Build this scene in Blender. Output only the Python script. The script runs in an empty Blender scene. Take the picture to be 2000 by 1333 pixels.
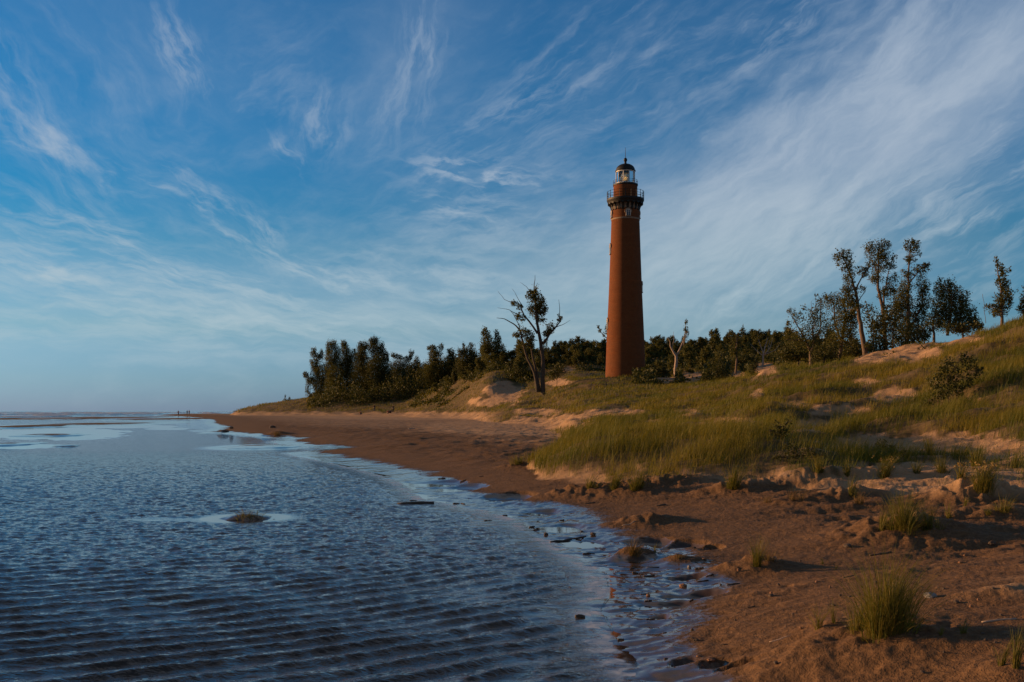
import bpy, bmesh, math, random
import numpy as np
from mathutils import Vector

C = bpy.context.scene.collection
SC = bpy.context.scene
R = math.radians
rng = np.random.default_rng(7)
random.seed(7)

# ------------------------------------------------------------------ camera, sky, sun, exposure
F, HZ, EYE = 1944.0, 802.0, 2.0          # focal length and horizon in photo pixels, eye height above the lake
cam = bpy.data.cameras.new('camera'); cam.lens = 35.0; cam.sensor_width = 36.0
cam.shift_y = (HZ - 666.5) / 2000.0; cam.clip_start = 0.1; cam.clip_end = 20000
cob = bpy.data.objects.new('camera', cam); C.objects.link(cob)
cob.location = (0, 0, EYE); cob.rotation_euler = (R(90), 0, 0); SC.camera = cob

SUN_EL, SUN_AZ = 7.5, -72.0              # degrees; azimuth clockwise from +Y (the sun stands low over the lake on the left)
sl = bpy.data.lights.new('sun', 'SUN'); sl.energy = 5.0; sl.angle = R(0.6); sl.color = (1.0, 0.55, 0.23)
so = bpy.data.objects.new('sun', sl); C.objects.link(so)
to_sun = Vector((math.sin(R(SUN_AZ)) * math.cos(R(SUN_EL)), math.cos(R(SUN_AZ)) * math.cos(R(SUN_EL)), math.sin(R(SUN_EL))))
so.rotation_euler = to_sun.to_track_quat('Z', 'Y').to_euler()
SC.view_settings.view_transform = 'Standard'; SC.view_settings.look = 'None'
SC.view_settings.exposure = 0.0; SC.view_settings.gamma = 1.0


class NB:
    """little helper that wires shader nodes"""
    def __init__(s, nt): s.nt = nt
    def n(s, t, **kw):
        nd = s.nt.nodes.new(t)
        for k, v in kw.items(): setattr(nd, k, v)
        return nd
    def put(s, sock, v):
        if hasattr(v, 'is_linked') or isinstance(v, bpy.types.NodeSocket): s.nt.links.new(v, sock)
        elif isinstance(v, (tuple, list)) and len(v) == 3 and sock.type == 'RGBA': sock.default_value = (*v, 1)
        else: sock.default_value = v
    def m(s, op, a, b=0.0, c=None, clamp=False):
        nd = s.n('ShaderNodeMath', operation=op, use_clamp=clamp)
        s.put(nd.inputs[0], a); s.put(nd.inputs[1], b)
        if c is not None: s.put(nd.inputs[2], c)
        return nd.outputs[0]
    def noise(s, vec, scale=1.0, detail=3.0, rough=0.5, dist=0.0, dim='3D'):
        nd = s.n('ShaderNodeTexNoise', noise_dimensions=dim)
        if vec is not None: s.put(nd.inputs['Vector'], vec)
        nd.inputs['Scale'].default_value = scale; nd.inputs['Detail'].default_value = detail
        nd.inputs['Roughness'].default_value = rough; nd.inputs['Distortion'].default_value = dist
        return nd
    def ramp(s, f, stops, interp='LINEAR'):
        nd = s.n('ShaderNodeValToRGB'); nd.color_ramp.interpolation = interp
        e = nd.color_ramp.elements
        while len(e) < len(stops): e.new(0.5)
        for el, (p, c) in zip(e, stops):
            el.position = p; el.color = (*c, 1) if len(c) == 3 else c
        s.put(nd.inputs[0], f); return nd.outputs[0]
    def mix(s, f, a, b, mode='MIX'):
        nd = s.n('ShaderNodeMix', data_type='RGBA', blend_type=mode)
        s.put(nd.inputs['Factor'], f); s.put(nd.inputs['A'], a); s.put(nd.inputs['B'], b)
        return nd.outputs['Result']
    def sstep(s, v, a, b, lo=0.0, hi=1.0):
        nd = s.n('ShaderNodeMapRange', interpolation_type='SMOOTHSTEP')
        s.put(nd.inputs['Value'], v)
        for k, x in zip(('From Min', 'From Max', 'To Min', 'To Max'), (a, b, lo, hi)): nd.inputs[k].default_value = x
        return nd.outputs['Result']
    def xyz(s, x, y, z=0.0):
        nd = s.n('ShaderNodeCombineXYZ'); s.put(nd.inputs[0], x); s.put(nd.inputs[1], y); s.put(nd.inputs[2], z)
        return nd.outputs[0]


def build_sky():
    w = bpy.data.worlds.new("World"); SC.world = w; w.use_nodes = True
    nt = w.node_tree; B = NB(nt); bg = nt.nodes['Background']; bg.inputs[1].default_value = 0.1
    st = B.n('ShaderNodeTexSky', sky_type='NISHITA', sun_disc=False)
    st.sun_elevation = R(SUN_EL); st.sun_rotation = R(SUN_AZ % 360); st.dust_density = 0.3; st.ozone_density = 2.0
    d = B.n('ShaderNodeTexCoord').outputs['Generated']
    sp = B.n('ShaderNodeSeparateXYZ'); B.put(sp.inputs[0], d)
    az = B.m('ARCTAN2', sp.outputs[0], sp.outputs[1]); el = B.m('ARCSINE', sp.outputs[2])
    # air colour correction by elevation: clear, deep blue air over the lake
    t = B.m('DIVIDE', el, math.pi / 2, clamp=True)
    tint = B.ramp(t, [(0.0, (.38, .74, 2.5)), (0.018, (.42, .80, 1.95)), (0.05, (.45, .85, 1.40)), (0.10, (.20, .80, 1.24)),
                      (0.17, (.06, .80, 1.36)), (0.27, (.04, .84, 1.46)), (0.45, (.26, .46, .62)), (1.0, (.32, .42, .5))])
    sky = B.mix(1.0, st.outputs[0], tint, 'MULTIPLY')
    # --- cirrus: every streak is a soft patch in azimuth/elevation filled with stretched, warped noise
    wn = B.noise(B.xyz(B.m('MULTIPLY', az, 5.0), B.m('MULTIPLY', el, 7.0), 3.1), 1.0, 2.0, .5)
    ws = B.n('ShaderNodeSeparateColor'); B.put(ws.inputs[0], wn.outputs['Color'])
    azw = B.m('ADD', az, B.m('MULTIPLY', B.m('SUBTRACT', ws.outputs[0], .5), .05))
    elw = B.m('ADD', el, B.m('MULTIPLY', B.m('SUBTRACT', ws.outputs[1], .5), .04))
    fn = B.noise(B.xyz(B.m('MULTIPLY', az, 26.0), B.m('MULTIPLY', el, 34.0), 1.7), 1.0, 3.0, .55); fs = B.n('ShaderNodeSeparateColor'); B.put(fs.inputs[0], fn.outputs['Color'])
    azw = B.m('ADD', azw, B.m('MULTIPLY', B.m('SUBTRACT', fs.outputs[0], .5), .022)); elw = B.m('ADD', elw, B.m('MULTIPLY', B.m('SUBTRACT', fs.outputs[1], .5), .016))
    total = None
    # px, py, half length, half width, angle (deg, up to the right), strength, stretch, lo, hi, noise scale
    L = CLOUDS
    for i, (px, py, a, b, ang, amp, stretch, lo, hi, ns) in enumerate(L):
        if lo >= .28: a *= 1.4; b *= 1.7; lo += .085; hi += .075
        a0 = math.atan((px - 1000) / F); e0 = math.atan((HZ - py) / math.hypot(F, px - 1000))
        c, s_ = math.cos(R(ang)), math.sin(R(ang))
        du = B.m('SUBTRACT', azw, a0); dv = B.m('SUBTRACT', elw, e0)
        p = B.m('ADD', B.m('MULTIPLY', du, c), B.m('MULTIPLY', dv, s_))
        q = B.m('SUBTRACT', B.m('MULTIPLY', dv, c), B.m('MULTIPLY', du, s_))
        r2 = B.m('ADD', B.m('POWER', B.m('ABSOLUTE', B.m('DIVIDE', p, a / F)), 2.0), B.m('POWER', B.m('ABSOLUTE', B.m('DIVIDE', q, b / F)), 2.0))
        g = B.m('EXPONENT', B.m('MULTIPLY', r2, -1.0))
        nz = B.noise(B.xyz(B.m('MULTIPLY', p, ns), B.m('MULTIPLY', q, ns * stretch), i * 7.31), 1.0, 7.0, .62, .12)
        k = B.sstep(nz.outputs['Fac'], lo, hi)
        v = B.m('MULTIPLY', B.m('MULTIPLY', g, k), amp * (1.15 if lo < .2 else 1.4))
        total = v if total is None else B.m('ADD', total, v)
    cov = B.m('SUBTRACT', 1.0, B.m('EXPONENT', B.m('MULTIPLY', total, -1.0)))
    ccol = B.ramp(t, [(0.0, (4.6, 5.6, 6.2)), (0.06, (4.6, 5.7, 6.2)), (0.15, (4.3, 5.1, 6.1)), (0.3, (3.5, 4.4, 5.7)), (0.6, (1.8, 2.3, 3.0)), (1.0, (1.2, 1.6, 2.1))])
    # added unseen cloud veil behind the viewer, to warm and grey the shade fill
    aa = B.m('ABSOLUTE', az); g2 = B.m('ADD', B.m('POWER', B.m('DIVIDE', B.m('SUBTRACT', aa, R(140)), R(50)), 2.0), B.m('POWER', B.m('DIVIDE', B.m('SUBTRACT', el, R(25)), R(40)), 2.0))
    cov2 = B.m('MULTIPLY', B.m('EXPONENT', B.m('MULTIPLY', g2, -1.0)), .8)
    g3 = B.m('ADD', B.m('POWER', B.m('DIVIDE', az, R(55)), 2.0), B.m('POWER', B.m('DIVIDE', B.m('SUBTRACT', el, R(42)), R(13)), 2.0))  # added unseen grey veil above the view, to grey the water's reflections
    sky = B.mix(B.m('MULTIPLY', B.m('EXPONENT', B.m('MULTIPLY', g3, -1.0)), .7), sky, (2.5, 2.5, 2.65))
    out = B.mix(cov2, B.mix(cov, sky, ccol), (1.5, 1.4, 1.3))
    B.put(bg.inputs[0], out)
    w.cycles.sampling_method = 'MANUAL'; w.cycles.sample_map_resolution = 512


CLOUDS = [
    # soft veils
    (1750, 220, 480, 115, 33, .85, 1.6, .0, .85, 4), (1500, 360, 380, 120, 22, .40, 1.6, .0, .9, 4), (1350, 470, 420, 110, 6, .32, 1.6, .0, .9, 4), (1960, 60, 260, 110, 35, .3, 1.6, 0, .9, 4),
    (1000, 600, 900, 120, 2, .30, 3.0, .0, .95, 3), (300, 660, 700, 90, 0, .18, 3.0, .0, .95, 3), (1150, 180, 420, 130, 24, .16, 1.6, .1, .9, 5), (560, 160, 330, 140, -10, .17, 1.4, .1, .9, 4),
    (180, 90, 260, 130, -45, .20, 1.4, .1, .9, 4), (120, 520, 300, 60, -10, .22, 3.0, .1, .9, 5), (1850, 480, 300, 120, 20, .08, 3.0, .1, .9, 5), (800, 90, 200, 120, 60, .22, 1.5, .1, .9, 5),
    (500, 350, 800, 300, -15, .12, 2.5, .36, .85, 13), (1300, 300, 800, 300, 24, .24, 2.5, .36, .85, 13), (300, 500, 500, 160, -10, .14, 3.5, .34, .8, 14),
    # the big bright sweep on the right
    (1720, 200, 380, 80, 34, 1.05, 3.5, .32, .75, 9), (1480, 330, 380, 90, 22, .5, 3.5, .32, .80, 10), (1640, 380, 260, 60, 36, .8, 3.5, .32, .75, 10),
    (1530, 520, 150, 50, 38, .9, 4.0, .35, .75, 12), (1900, 330, 260, 50, 30, .55, 5.0, .38, .7, 14), (1960, 400, 200, 35, 26, .5, 5.0, .4, .7, 15), (1430, 440, 260, 60, 30, .4, 4.0, .32, .75, 12),
    (1880, 540, 300, 70, 22, .3, 5.0, .35, .75, 14), (1330, 150, 380, 70, 18, .35, 5.0, .38, .78, 12), (1560, 40, 130, 26, 30, .5, 4.0, .4, .7, 18), (1120, 150, 260, 50, 34, .35, 5.0, .38, .75, 14),
    # centre and left wisps
    (1000, 215, 70, 14, 18, .45, 3.0, .35, .65, 26), (812, 120, 90, 24, 78, .5, 4.0, .38, .70, 18), (770, 180, 70, 22, 62, .3, 3.0, .38, .7, 18),
    (628, 235, 40, 26, 80, .55, 2.5, .34, .7, 24), (500, 170, 120, 60, 25, .25, 2.5, .36, .75, 14), (345, 105, 48, 20, -65, .6, 3.0, .36, .66, 26), (180, 110, 200, 60, -52, .2, 3.0, .34, .75, 12),
    (60, 215, 130, 22, -52, .5, 4.0, .32, .72, 18), (125, 285, 70, 20, -38, .6, 3.0, .30, .68, 20), (20, 170, 80, 26, -60, .35, 4, .34, .7, 18), (210, 328, 150, 10, -12, .45, 5.0, .36, .68, 22), (400, 385, 70, 26, -30, .5, 3.0, .38, .68, 24),
    (515, 440, 36, 15, -55, .5, 3.0, .34, .68, 26), (480, 470, 60, 24, -40, .35, 3.0, .36, .7, 24), (560, 295, 28, 10, -52, .5, 3.0, .34, .62, 28), (40, 520, 130, 18, -14, .85, 4.0, .30, .66, 18), (150, 535, 90, 10, 2, .5, 5.0, .34, .68, 20),
    (130, 430, 130, 14, -6, .5, 5.0, .36, .7, 20), (240, 480, 120, 12, -28, .55, 5.0, .34, .66, 20), (600, 530, 110, 12, -24, .6, 5.0, .34, .66, 20), (700, 548, 80, 12, -10, .6, 5.0, .34, .66, 20),
    (850, 545, 150, 26, -4, .7, 4.0, .32, .7, 16), (940, 345, 90, 16, -4, .9, 3.5, .38, .66, 28), (900, 420, 70, 18, -6, .55, 4.0, .38, .66, 24), (960, 430, 150, 50, 10, .35, 4.0, .36, .72, 18),
    (1080, 470, 300, 60, 6, .35, 4.0, .34, .8, 12), (420, 570, 330, 24, -13, .85, 6.0, .34, .72, 14), (280, 610, 300, 30, -8, .75, 6.0, .32, .75, 12), (250, 650, 500, 40, 1, .7, 6.0, .32, .8, 9), (800, 640, 500, 40, 0, .6, 6.0, .32, .8, 9),
    (1150, 560, 300, 40, 4, .3, 6.0, .34, .8, 12), (1800, 60, 260, 40, 40, .4, 5.0, .36, .72, 14),
]
build_sky()


# ------------------------------------------------------------------ small tools
def tag(o, label=None, cat=None, group=None, kind=None):
    if label: o['label'] = label
    if cat: o['category'] = cat
    if group: o['group'] = group
    if kind: o['kind'] = kind
    return o

def mesh_np(name, V, Q=None, T=None, smooth=False):
    V = np.asarray(V, np.float32).reshape(-1, 3)
    me = bpy.data.meshes.new(name); me.vertices.add(len(V)); me.vertices.foreach_set('co', V.ravel())
    Q = np.zeros((0, 4), np.int32) if Q is None else np.asarray(Q, np.int32).reshape(-1, 4)
    T = np.zeros((0, 3), np.int32) if T is None else np.asarray(T, np.int32).reshape(-1, 3)
    me.loops.add(Q.size + T.size); me.loops.foreach_set('vertex_index', np.concatenate([Q.ravel(), T.ravel()]))
    me.polygons.add(len(Q) + len(T))
    me.polygons.foreach_set('loop_start', np.concatenate([np.arange(len(Q)) * 4, Q.size + np.arange(len(T)) * 3]).astype(np.int32))
    me.polygons.foreach_set('use_smooth', np.full(len(Q) + len(T), smooth, bool))
    me.update(calc_edges=True); me.validate(); return me

def attr(me, name, vals):
    a = me.attributes.new(name, 'FLOAT', 'POINT'); a.data.foreach_set('value', np.asarray(vals, np.float32))

def obj(name, me, mat, parent=None):
    o = bpy.data.objects.new(name, me); C.objects.link(o)
    if mat is not None: me.materials.append(mat)
    if parent is not None: o.parent = parent
    return o

def empty(name, loc, label=None, cat=None, group=None):
    o = bpy.data.objects.new(name, None); C.objects.link(o); o.location = loc; o.empty_display_size = .3
    return tag(o, label, cat, group)

class MB:
    """collects quads and triangles of one mesh"""
    def __init__(s): s.V = []; s.Q = []; s.T = []
    def add(s, V, Q=(), T=()):
        b = len(s.V); s.V += [tuple(v) for v in V]
        s.Q += [tuple(i + b for i in q) for q in Q]; s.T += [tuple(i + b for i in t) for t in T]
    def tube(s, pts, rad, n=7):
        pts = [Vector(p) for p in pts]; V = []; Q = []; T = []
        for i, p in enumerate(pts):
            d = (pts[min(i + 1, len(pts) - 1)] - pts[max(i - 1, 0)]).normalized()
            u = d.cross(Vector((0.13, 1, .07))).normalized(); v = d.cross(u)
            for k in range(n):
                a = 2 * math.pi * k / n; V.append(p + (u * math.cos(a) + v * math.sin(a)) * rad[i])
        for i in range(len(pts) - 1):
            for k in range(n): Q.append((i * n + k, i * n + (k + 1) % n, (i + 1) * n + (k + 1) % n, (i + 1) * n + k))
        for end, base in ((0, 0), (1, (len(pts) - 1) * n)):
            V.append(pts[-1 if end else 0]); c = len(V) - 1
            for k in range(n):
                T.append((c, base + k, base + (k + 1) % n) if end else (c, base + (k + 1) % n, base + k))
        s.add(V, Q, T)
    def lathe(s, prof, n=64, a0=0, a1=2 * math.pi):
        full = abs(a1 - a0 - 2 * math.pi) < 1e-6; m = n if full else n + 1
        V = []; Q = []
        for r, z in prof:
            for k in range(m):
                a = a0 + (a1 - a0) * k / n; V.append((r * math.cos(a), r * math.sin(a), z))
        for i in range(len(prof) - 1):
            for k in range(n): Q.append((i * m + k, i * m + (k + 1) % m, (i + 1) * m + (k + 1) % m, (i + 1) * m + k))
        s.add(V, Q)
    def box(s, c, sx, sy, sz, ax=(1, 0, 0), ay=(0, 1, 0), az=(0, 0, 1)):
        c = Vector(c); ax, ay, az = Vector(ax), Vector(ay), Vector(az)
        V = [c + ax * (sx * i) + ay * (sy * j) + az * (sz * k) for i in (-.5, .5) for j in (-.5, .5) for k in (-.5, .5)]
        s.add(V, [(0, 1, 3, 2), (4, 6, 7, 5), (0, 4, 5, 1), (2, 3, 7, 6), (0, 2, 6, 4), (1, 5, 7, 3)])
    def ribbon_xz(s, outer, inner, place, y0, y1):
        """solid between two outlines of the same length, placed by place(u, w, depth)"""
        n = len(outer)
        V = [place(u, w, y) for y in (y0, y1) for line in (outer, inner) for u, w in line]
        Q = []
        for i in range(n - 1):
            for a, b in ((0, n), (3 * n, 2 * n)): Q.append((a + i, a + i + 1, b + i + 1, b + i))
            Q.append((i, 2 * n + i, 2 * n + i + 1, i + 1)); Q.append((n + i, n + i + 1, 3 * n + i + 1, 3 * n + i))
        for i in (0, n - 1): Q.append((i, n + i, 3 * n + i, 2 * n + i))
        s.add(V, Q)
    def build(s, name, mat, parent=None, smooth=False):
        return obj(name, mesh_np(name, s.V, s.Q, s.T, smooth), mat, parent)

def pnoise(x, y, seed=0):
    xi = np.floor(x); yi = np.floor(y); xf = x - xi; yf = y - yi
    xi = xi.astype(np.int64); yi = yi.astype(np.int64)
    def g(ix, iy, dx, dy):
        n = (ix * 374761393 + iy * 668265263 + seed * 982451653) & 0xffffffff
        n = ((n ^ (n >> 13)) * 1274126177) & 0xffffffff
        n = n ^ (n >> 16); a = n * (2 * math.pi / 4294967296.0)
        return np.cos(a) * dx + np.sin(a) * dy
    u = xf * xf * xf * (xf * (xf * 6 - 15) + 10); v = yf * yf * yf * (yf * (yf * 6 - 15) + 10)
    a = g(xi, yi, xf, yf); b = g(xi + 1, yi, xf - 1, yf); c = g(xi, yi + 1, xf, yf - 1); d = g(xi + 1, yi + 1, xf - 1, yf - 1)
    return (a + (b - a) * u + (c - a) * v + (a - b - c + d) * u * v) * 1.5

def fbm(x, y, seed=0, oct=4, gain=.5):
    s = 0; a = 1.0
    for i in range(oct):
        s = s + a * pnoise(x * 2 ** i + 17.3 * i, y * 2 ** i - 9.1 * i, seed + i); a *= gain
    return s

def sm(x, a, b):
    t = np.clip((x - a) / (b - a), 0, 1); return t * t * (3 - 2 * t)

def PX(px, Y): return (px - 1000) / F * Y
def flat(px, py, z=0.0):
    Y = (EYE - z) * F / (py - HZ); return PX(px, Y), Y


# ------------------------------------------------------------------ the lie of the land
SHORE_PX = [(1296, 1333), (1258, 1318), (1222, 1285), (1190, 1230), (1172, 1190), (1190, 1150), (1187, 1118), (1130, 1085), (1062, 1046), (1010, 1015),
            (962, 1000), (890, 986), (825, 974), (800, 952), (772, 937), (705, 917), (640, 903), (590, 893), (560, 886), (640, 878), (560, 871), (530, 864),
            (560, 858), (500, 853), (432, 847), (405, 842), (425, 835), (400, 828), (408, 822), (385, 817), (345, 814), (300, 812)]
shore = [(40.0, -60.0), (6.0, -12.0), (2.6, 1.0), (1.55, 4.5)] + [flat(*p) for p in SHORE_PX] + [(-150, 430), (-60, 520), (-20, 900), (0, 3000)]
shore = np.array(shore)
land_poly = np.vstack([shore, [(9000, 3000), (9000, -60)]])

def shore_dist(x, y):
    d = np.full(x.shape, 1e9)
    for (ax, ay), (bx, by) in zip(shore[:-1], shore[1:]):
        vx, vy = bx - ax, by - ay; t = np.clip(((x - ax) * vx + (y - ay) * vy) / (vx * vx + vy * vy), 0, 1)
        d = np.minimum(d, (x - ax - t * vx) ** 2 + (y - ay - t * vy) ** 2)
    ins = np.zeros(x.shape, bool); P = land_poly
    for i in range(len(P)):
        (ax, ay), (bx, by) = P[i], P[i - 1]
        if ay == by: continue
        ins ^= ((ay > y) != (by > y)) & (x < (bx - ax) * (y - ay) / (by - ay) + ax)
    d = np.sqrt(d); return np.where(ins, d, -d)

# dune profiles along lines of sight: for a photo column, (photo row, distance) of the visible ground, then (height, distance) for what lies hidden
COL = {
    340: [], 432: [],
    450: [('z', 265, .3), (808, 285), (805, 300), ('z', 330, .8), ('z', 420, .2)],
    500: [(814, 262), (803, 280), (790, 300), ('z', 330, 3.0), ('z', 450, 1.5)],
    600: [(815, 245), (800, 262), (776, 290), ('z', 330, 5.5), ('z', 500, 3)],
    700: [(815, 215), (808, 240), (790, 262), (772, 285), ('z', 330, 6.5), ('z', 500, 4)],
    800: [(817, 185), (806, 225), (790, 250), (768, 275), ('z', 320, 8.2), ('z', 500, 6)],
    880: [(818, 165), (806, 186), (775, 205), (742, 226), ('z', 300, 11), ('z', 500, 9)],
    915: [(820, 150), (808, 172), (776, 188), (735, 212), ('z', 260, 11.5), ('z', 500, 9)],
    950: [(826, 112), (812, 145), (800, 158), (772, 170), (728, 186), ('z', 240, 11.5), ('z', 500, 10)],
    1000: [(828, 100), (812, 118), (800, 130), (785, 136), ('z', 150, 3.0), (772, 176), (745, 189), (712, 204), ('z', 250, 12), ('z', 500, 11)],
    1040: [(905, 28.5), (893, 30.5), ('z', 33, .35), ('z', 40, -.5), (828, 93), (812, 111), (797, 126), (770, 142), ('z', 156, 3.6), (750, 182), (712, 204), ('z', 250, 12.3), ('z', 500, 12)],
    1070: [(908, 27), (884, 29), ('z', 32, .6), ('z', 40, .0), (828, 92), (812, 108), (795, 125), (766, 145), ('z', 158, 4.3), (745, 180), (712, 205), ('z', 250, 12.5), ('z', 500, 12)],
    1120: [(918, 25), (872, 28.5), (854, 32), ('z', 38, .8), (835, 60), (812, 85), (790, 105), (760, 135), (748, 150), (725, 185), (700, 215), ('z', 260, 13.5), ('z', 500, 13)],
    1180: [(924, 23.3), (866, 27.5), (843, 31), ('z', 37, 1.0), (815, 65), (790, 92), (765, 122), (742, 146), ('z', 165, 6.6), (720, 190), (698, 225), ('z', 300, 15), ('z', 600, 14)],
    1260: [(932, 22), (862, 27), (836, 31), ('z', 38, 1.1), (815, 60), (785, 90), (760, 120), (739, 146), ('z', 165, 6.5), (722, 190), (692, 235), ('z', 300, 16), ('z', 600, 15)],
    1350: [(932, 21.5), (870, 25), (836, 31), ('z', 38, 1.25), (812, 55), (780, 80), (752, 108), ('z', 118, 4.6), (738, 150), (716, 190), (685, 235), ('z', 300, 17), ('z', 600, 16)],
    1420: [(930, 21.5), (870, 25), (838, 31), ('z', 36, 1.3), (815, 48), (780, 70), (744, 98), ('z', 112, 5.0), (735, 145), (712, 185), (678, 235), ('z', 300, 18), ('z', 600, 17)],
    1500: [(930, 21), (870, 24.5), (842, 28.5), ('z', 32, 1.35), (826, 35), (800, 46), (765, 62), (724, 84), ('z', 98, 4.9), (718, 135), (702, 180), (680, 230), ('z', 300, 18), ('z', 600, 17)],
    1600: [(940, 19.5), (888, 22.3), (852, 27), (838, 29), ('z', 33, 1.3), (826, 37), (795, 46), (750, 60), (716, 75), ('z', 84, 5.1), (706, 110), (695, 160), (680, 220), ('z', 300, 18), ('z', 600, 17)],
    1700: [(948, 18), (890, 26.5), (860, 31.5), (826, 37.5), (790, 44), (750, 54), (713, 66), (700, 78), (690, 90), ('z', 130, 7), ('z', 300, 16), ('z', 600, 17)],
    1800: [(952, 17.5), (885, 26), (860, 29), (820, 35), (780, 42), (740, 51), (702, 64), (672, 84), ('z', 105, 7.4), ('z', 300, 15), ('z', 600, 17)],
    1900: [(955, 17), (885, 24.5), (858, 27.5), (812, 33), (770, 39), (725, 46), (690, 54), (650, 72), ('z', 95, 7.2), ('z', 300, 15), ('z', 600, 17)],
    2000: [(955, 17), (885, 22), (850, 25.5), (800, 32), (750, 38.5), (700, 45.5), (660, 52), (616, 62), ('z', 85, 7.5), ('z', 300, 14), ('z', 600, 17)],
    2300: [(985, 15), (900, 20), (850, 25), (790, 32), (730, 39), (660, 47), (600, 56), ('z', 80, 7.5), ('z', 300, 14), ('z', 600, 17)],
    3400: [(1000, 15), (900, 22), (820, 32), (730, 44), (640, 56), ('z', 80, 7.5), ('z', 300, 14), ('z', 600, 17)],
}
LY = np.linspace(math.log(8), math.log(700), 260)
cpx = np.array(sorted(COL)); tab = np.zeros((len(cpx), len(LY)))
for i, c in enumerate(cpx):
    e = [(p[1], p[2]) if p[0] == 'z' else (p[1], EYE - (p[0] - HZ) / F * p[1]) for p in COL[int(c)]]
    if not e: tab[i] = -3; continue
    Ys, Zs = np.array(e).T
    Ys = np.concatenate([[Ys[0] * .5, Ys[0] * .87], Ys]); Zs = np.concatenate([[Zs[0] - 3.0, Zs[0] - .75], Zs])
    tab[i] = np.interp(LY, np.log(Ys), Zs)
for _ in range(2):
    k = np.pad(tab, ((0, 0), (2, 2)), 'edge'); tab = (k[:, :-4] + 2 * k[:, 1:-3] + 3 * k[:, 2:-2] + 2 * k[:, 3:-1] + k[:, 4:]) / 9

GX = np.arange(330, 3400, 8.0); TG = np.stack([np.interp(GX, cpx, tab[:, j]) for j in range(len(LY))], 1)
kk = np.exp(-(np.arange(-6, 7) / 2.6) ** 2); kk /= kk.sum(); TP = np.pad(TG, ((6, 6), (0, 0)), 'edge')
tab = sum(w * TP[i:i + len(GX)] for i, w in enumerate(kk)); cpx = GX
def dune_profile(x, y):
    wob = pnoise(x * .22, y * .22, 5) + .5 * pnoise(x * .6, y * .6, 6)
    px = np.clip(1000 + F * x / np.maximum(y, 1.0) + wob * np.clip(900 / np.maximum(y, 20), 5, 30), cpx[0], cpx[-1])
    ly = np.clip(np.log(np.maximum(y, 8.0)), LY[0], LY[-1])
    fy = (ly - LY[0]) / (LY[1] - LY[0]); j = np.minimum(fy.astype(int), len(LY) - 2); fy = fy - j
    i = np.clip(np.searchsorted(cpx, px) - 1, 0, len(cpx) - 2); fx = (px - cpx[i]) / (cpx[i + 1] - cpx[i]); 
    a = tab[i, j] * (1 - fy) + tab[i, j + 1] * fy; b = tab[i + 1, j] * (1 - fy) + tab[i + 1, j + 1] * fy
    return a * (1 - fx) + b * fx

# low bars and islets standing out of the shallows: px, py, half width, half height (photo), height in metres
BARS = [(480, 1012, 50, 5, .07), (515, 873, 78, 4.5, .09), (60, 834, 60, 4, .2), (95, 851, 70, 2.4, .13), (15, 869, 45, 4, .10), (190, 829, 130, 5, .13),
        (130, 818, 150, 3.6, .30), (350, 819, 90, 2.8, .22), (300, 824, 60, 1.6, .07), (436, 844, 26, 3, .10), (130, 871, 24, 1.2, .05)]
BARS_W = []
for px, py, rx, ry, h in BARS:
    X, Y = flat(px, py); BARS_W.append((X, Y, rx / F * Y, ry / F * Y * Y / EYE, h))
POOLS = [(1360, 1165, 70, 8), (1310, 1180, 60, 6), (1290, 1205, 22, 5), (1330, 1072, 60, 7), (1270, 1062, 50, 6), (1390, 1082, 28, 4), (1340, 1298, 30, 4),
         (1400, 1310, 30, 5), (1535, 1181, 16, 3), (1100, 1030, 50, 8), (1145, 1060, 45, 7), (1000, 975, 55, 6), (900, 955, 60, 6),
         (1440, 1322, 40, 4), (1345, 1130, 40, 4), (860, 945, 60, 5), (1060, 1000, 40, 4)]
POOLS_W = []
for px, py, rx, ry in POOLS:
    X, Y = flat(px, py, .04); POOLS_W.append((X, Y, rx / F * Y, ry / F * Y * Y / EYE))
MOUNDS_W = []
POOLS_Z = .10      # filled below: x, y, radius along, radius across, height

def beach(x, y, d):
    ds = np.maximum(d, 0) * (1 + 1.8 * sm(y, 11.5, 7) * (y > 0)); land = .010 * sm(d, 0, .1) - .018 * np.exp(-((d - .6) / .45) ** 2) * sm(y, 8, 9.5) * sm(y, 30, 20) + .62 * (1 - np.exp(-(ds / 5.0) ** 1.5)); water = np.maximum(.05 * d, -1.2)
    z = np.where(d > 0, land, water)
    near = sm(y, 400, 40)
    z = z + near * np.exp(-np.maximum(d, 0) / 3.5) * (.016 * fbm(x * .9, y * 1.3, 11, 3) + .006 * fbm(x * 4.0, y * 6.0, 14, 3)) * sm(d, -1.5, 0.0)
    rid = 1 - np.abs(fbm(x * 1.9, y * 4.2, 16, 3)); z = z + near * sm(y, 40, 20) * np.exp(-((d - .8) / 1.3) ** 2) * sm(d, -.15, .25) * .030 * (rid - .70)
    return z

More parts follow.
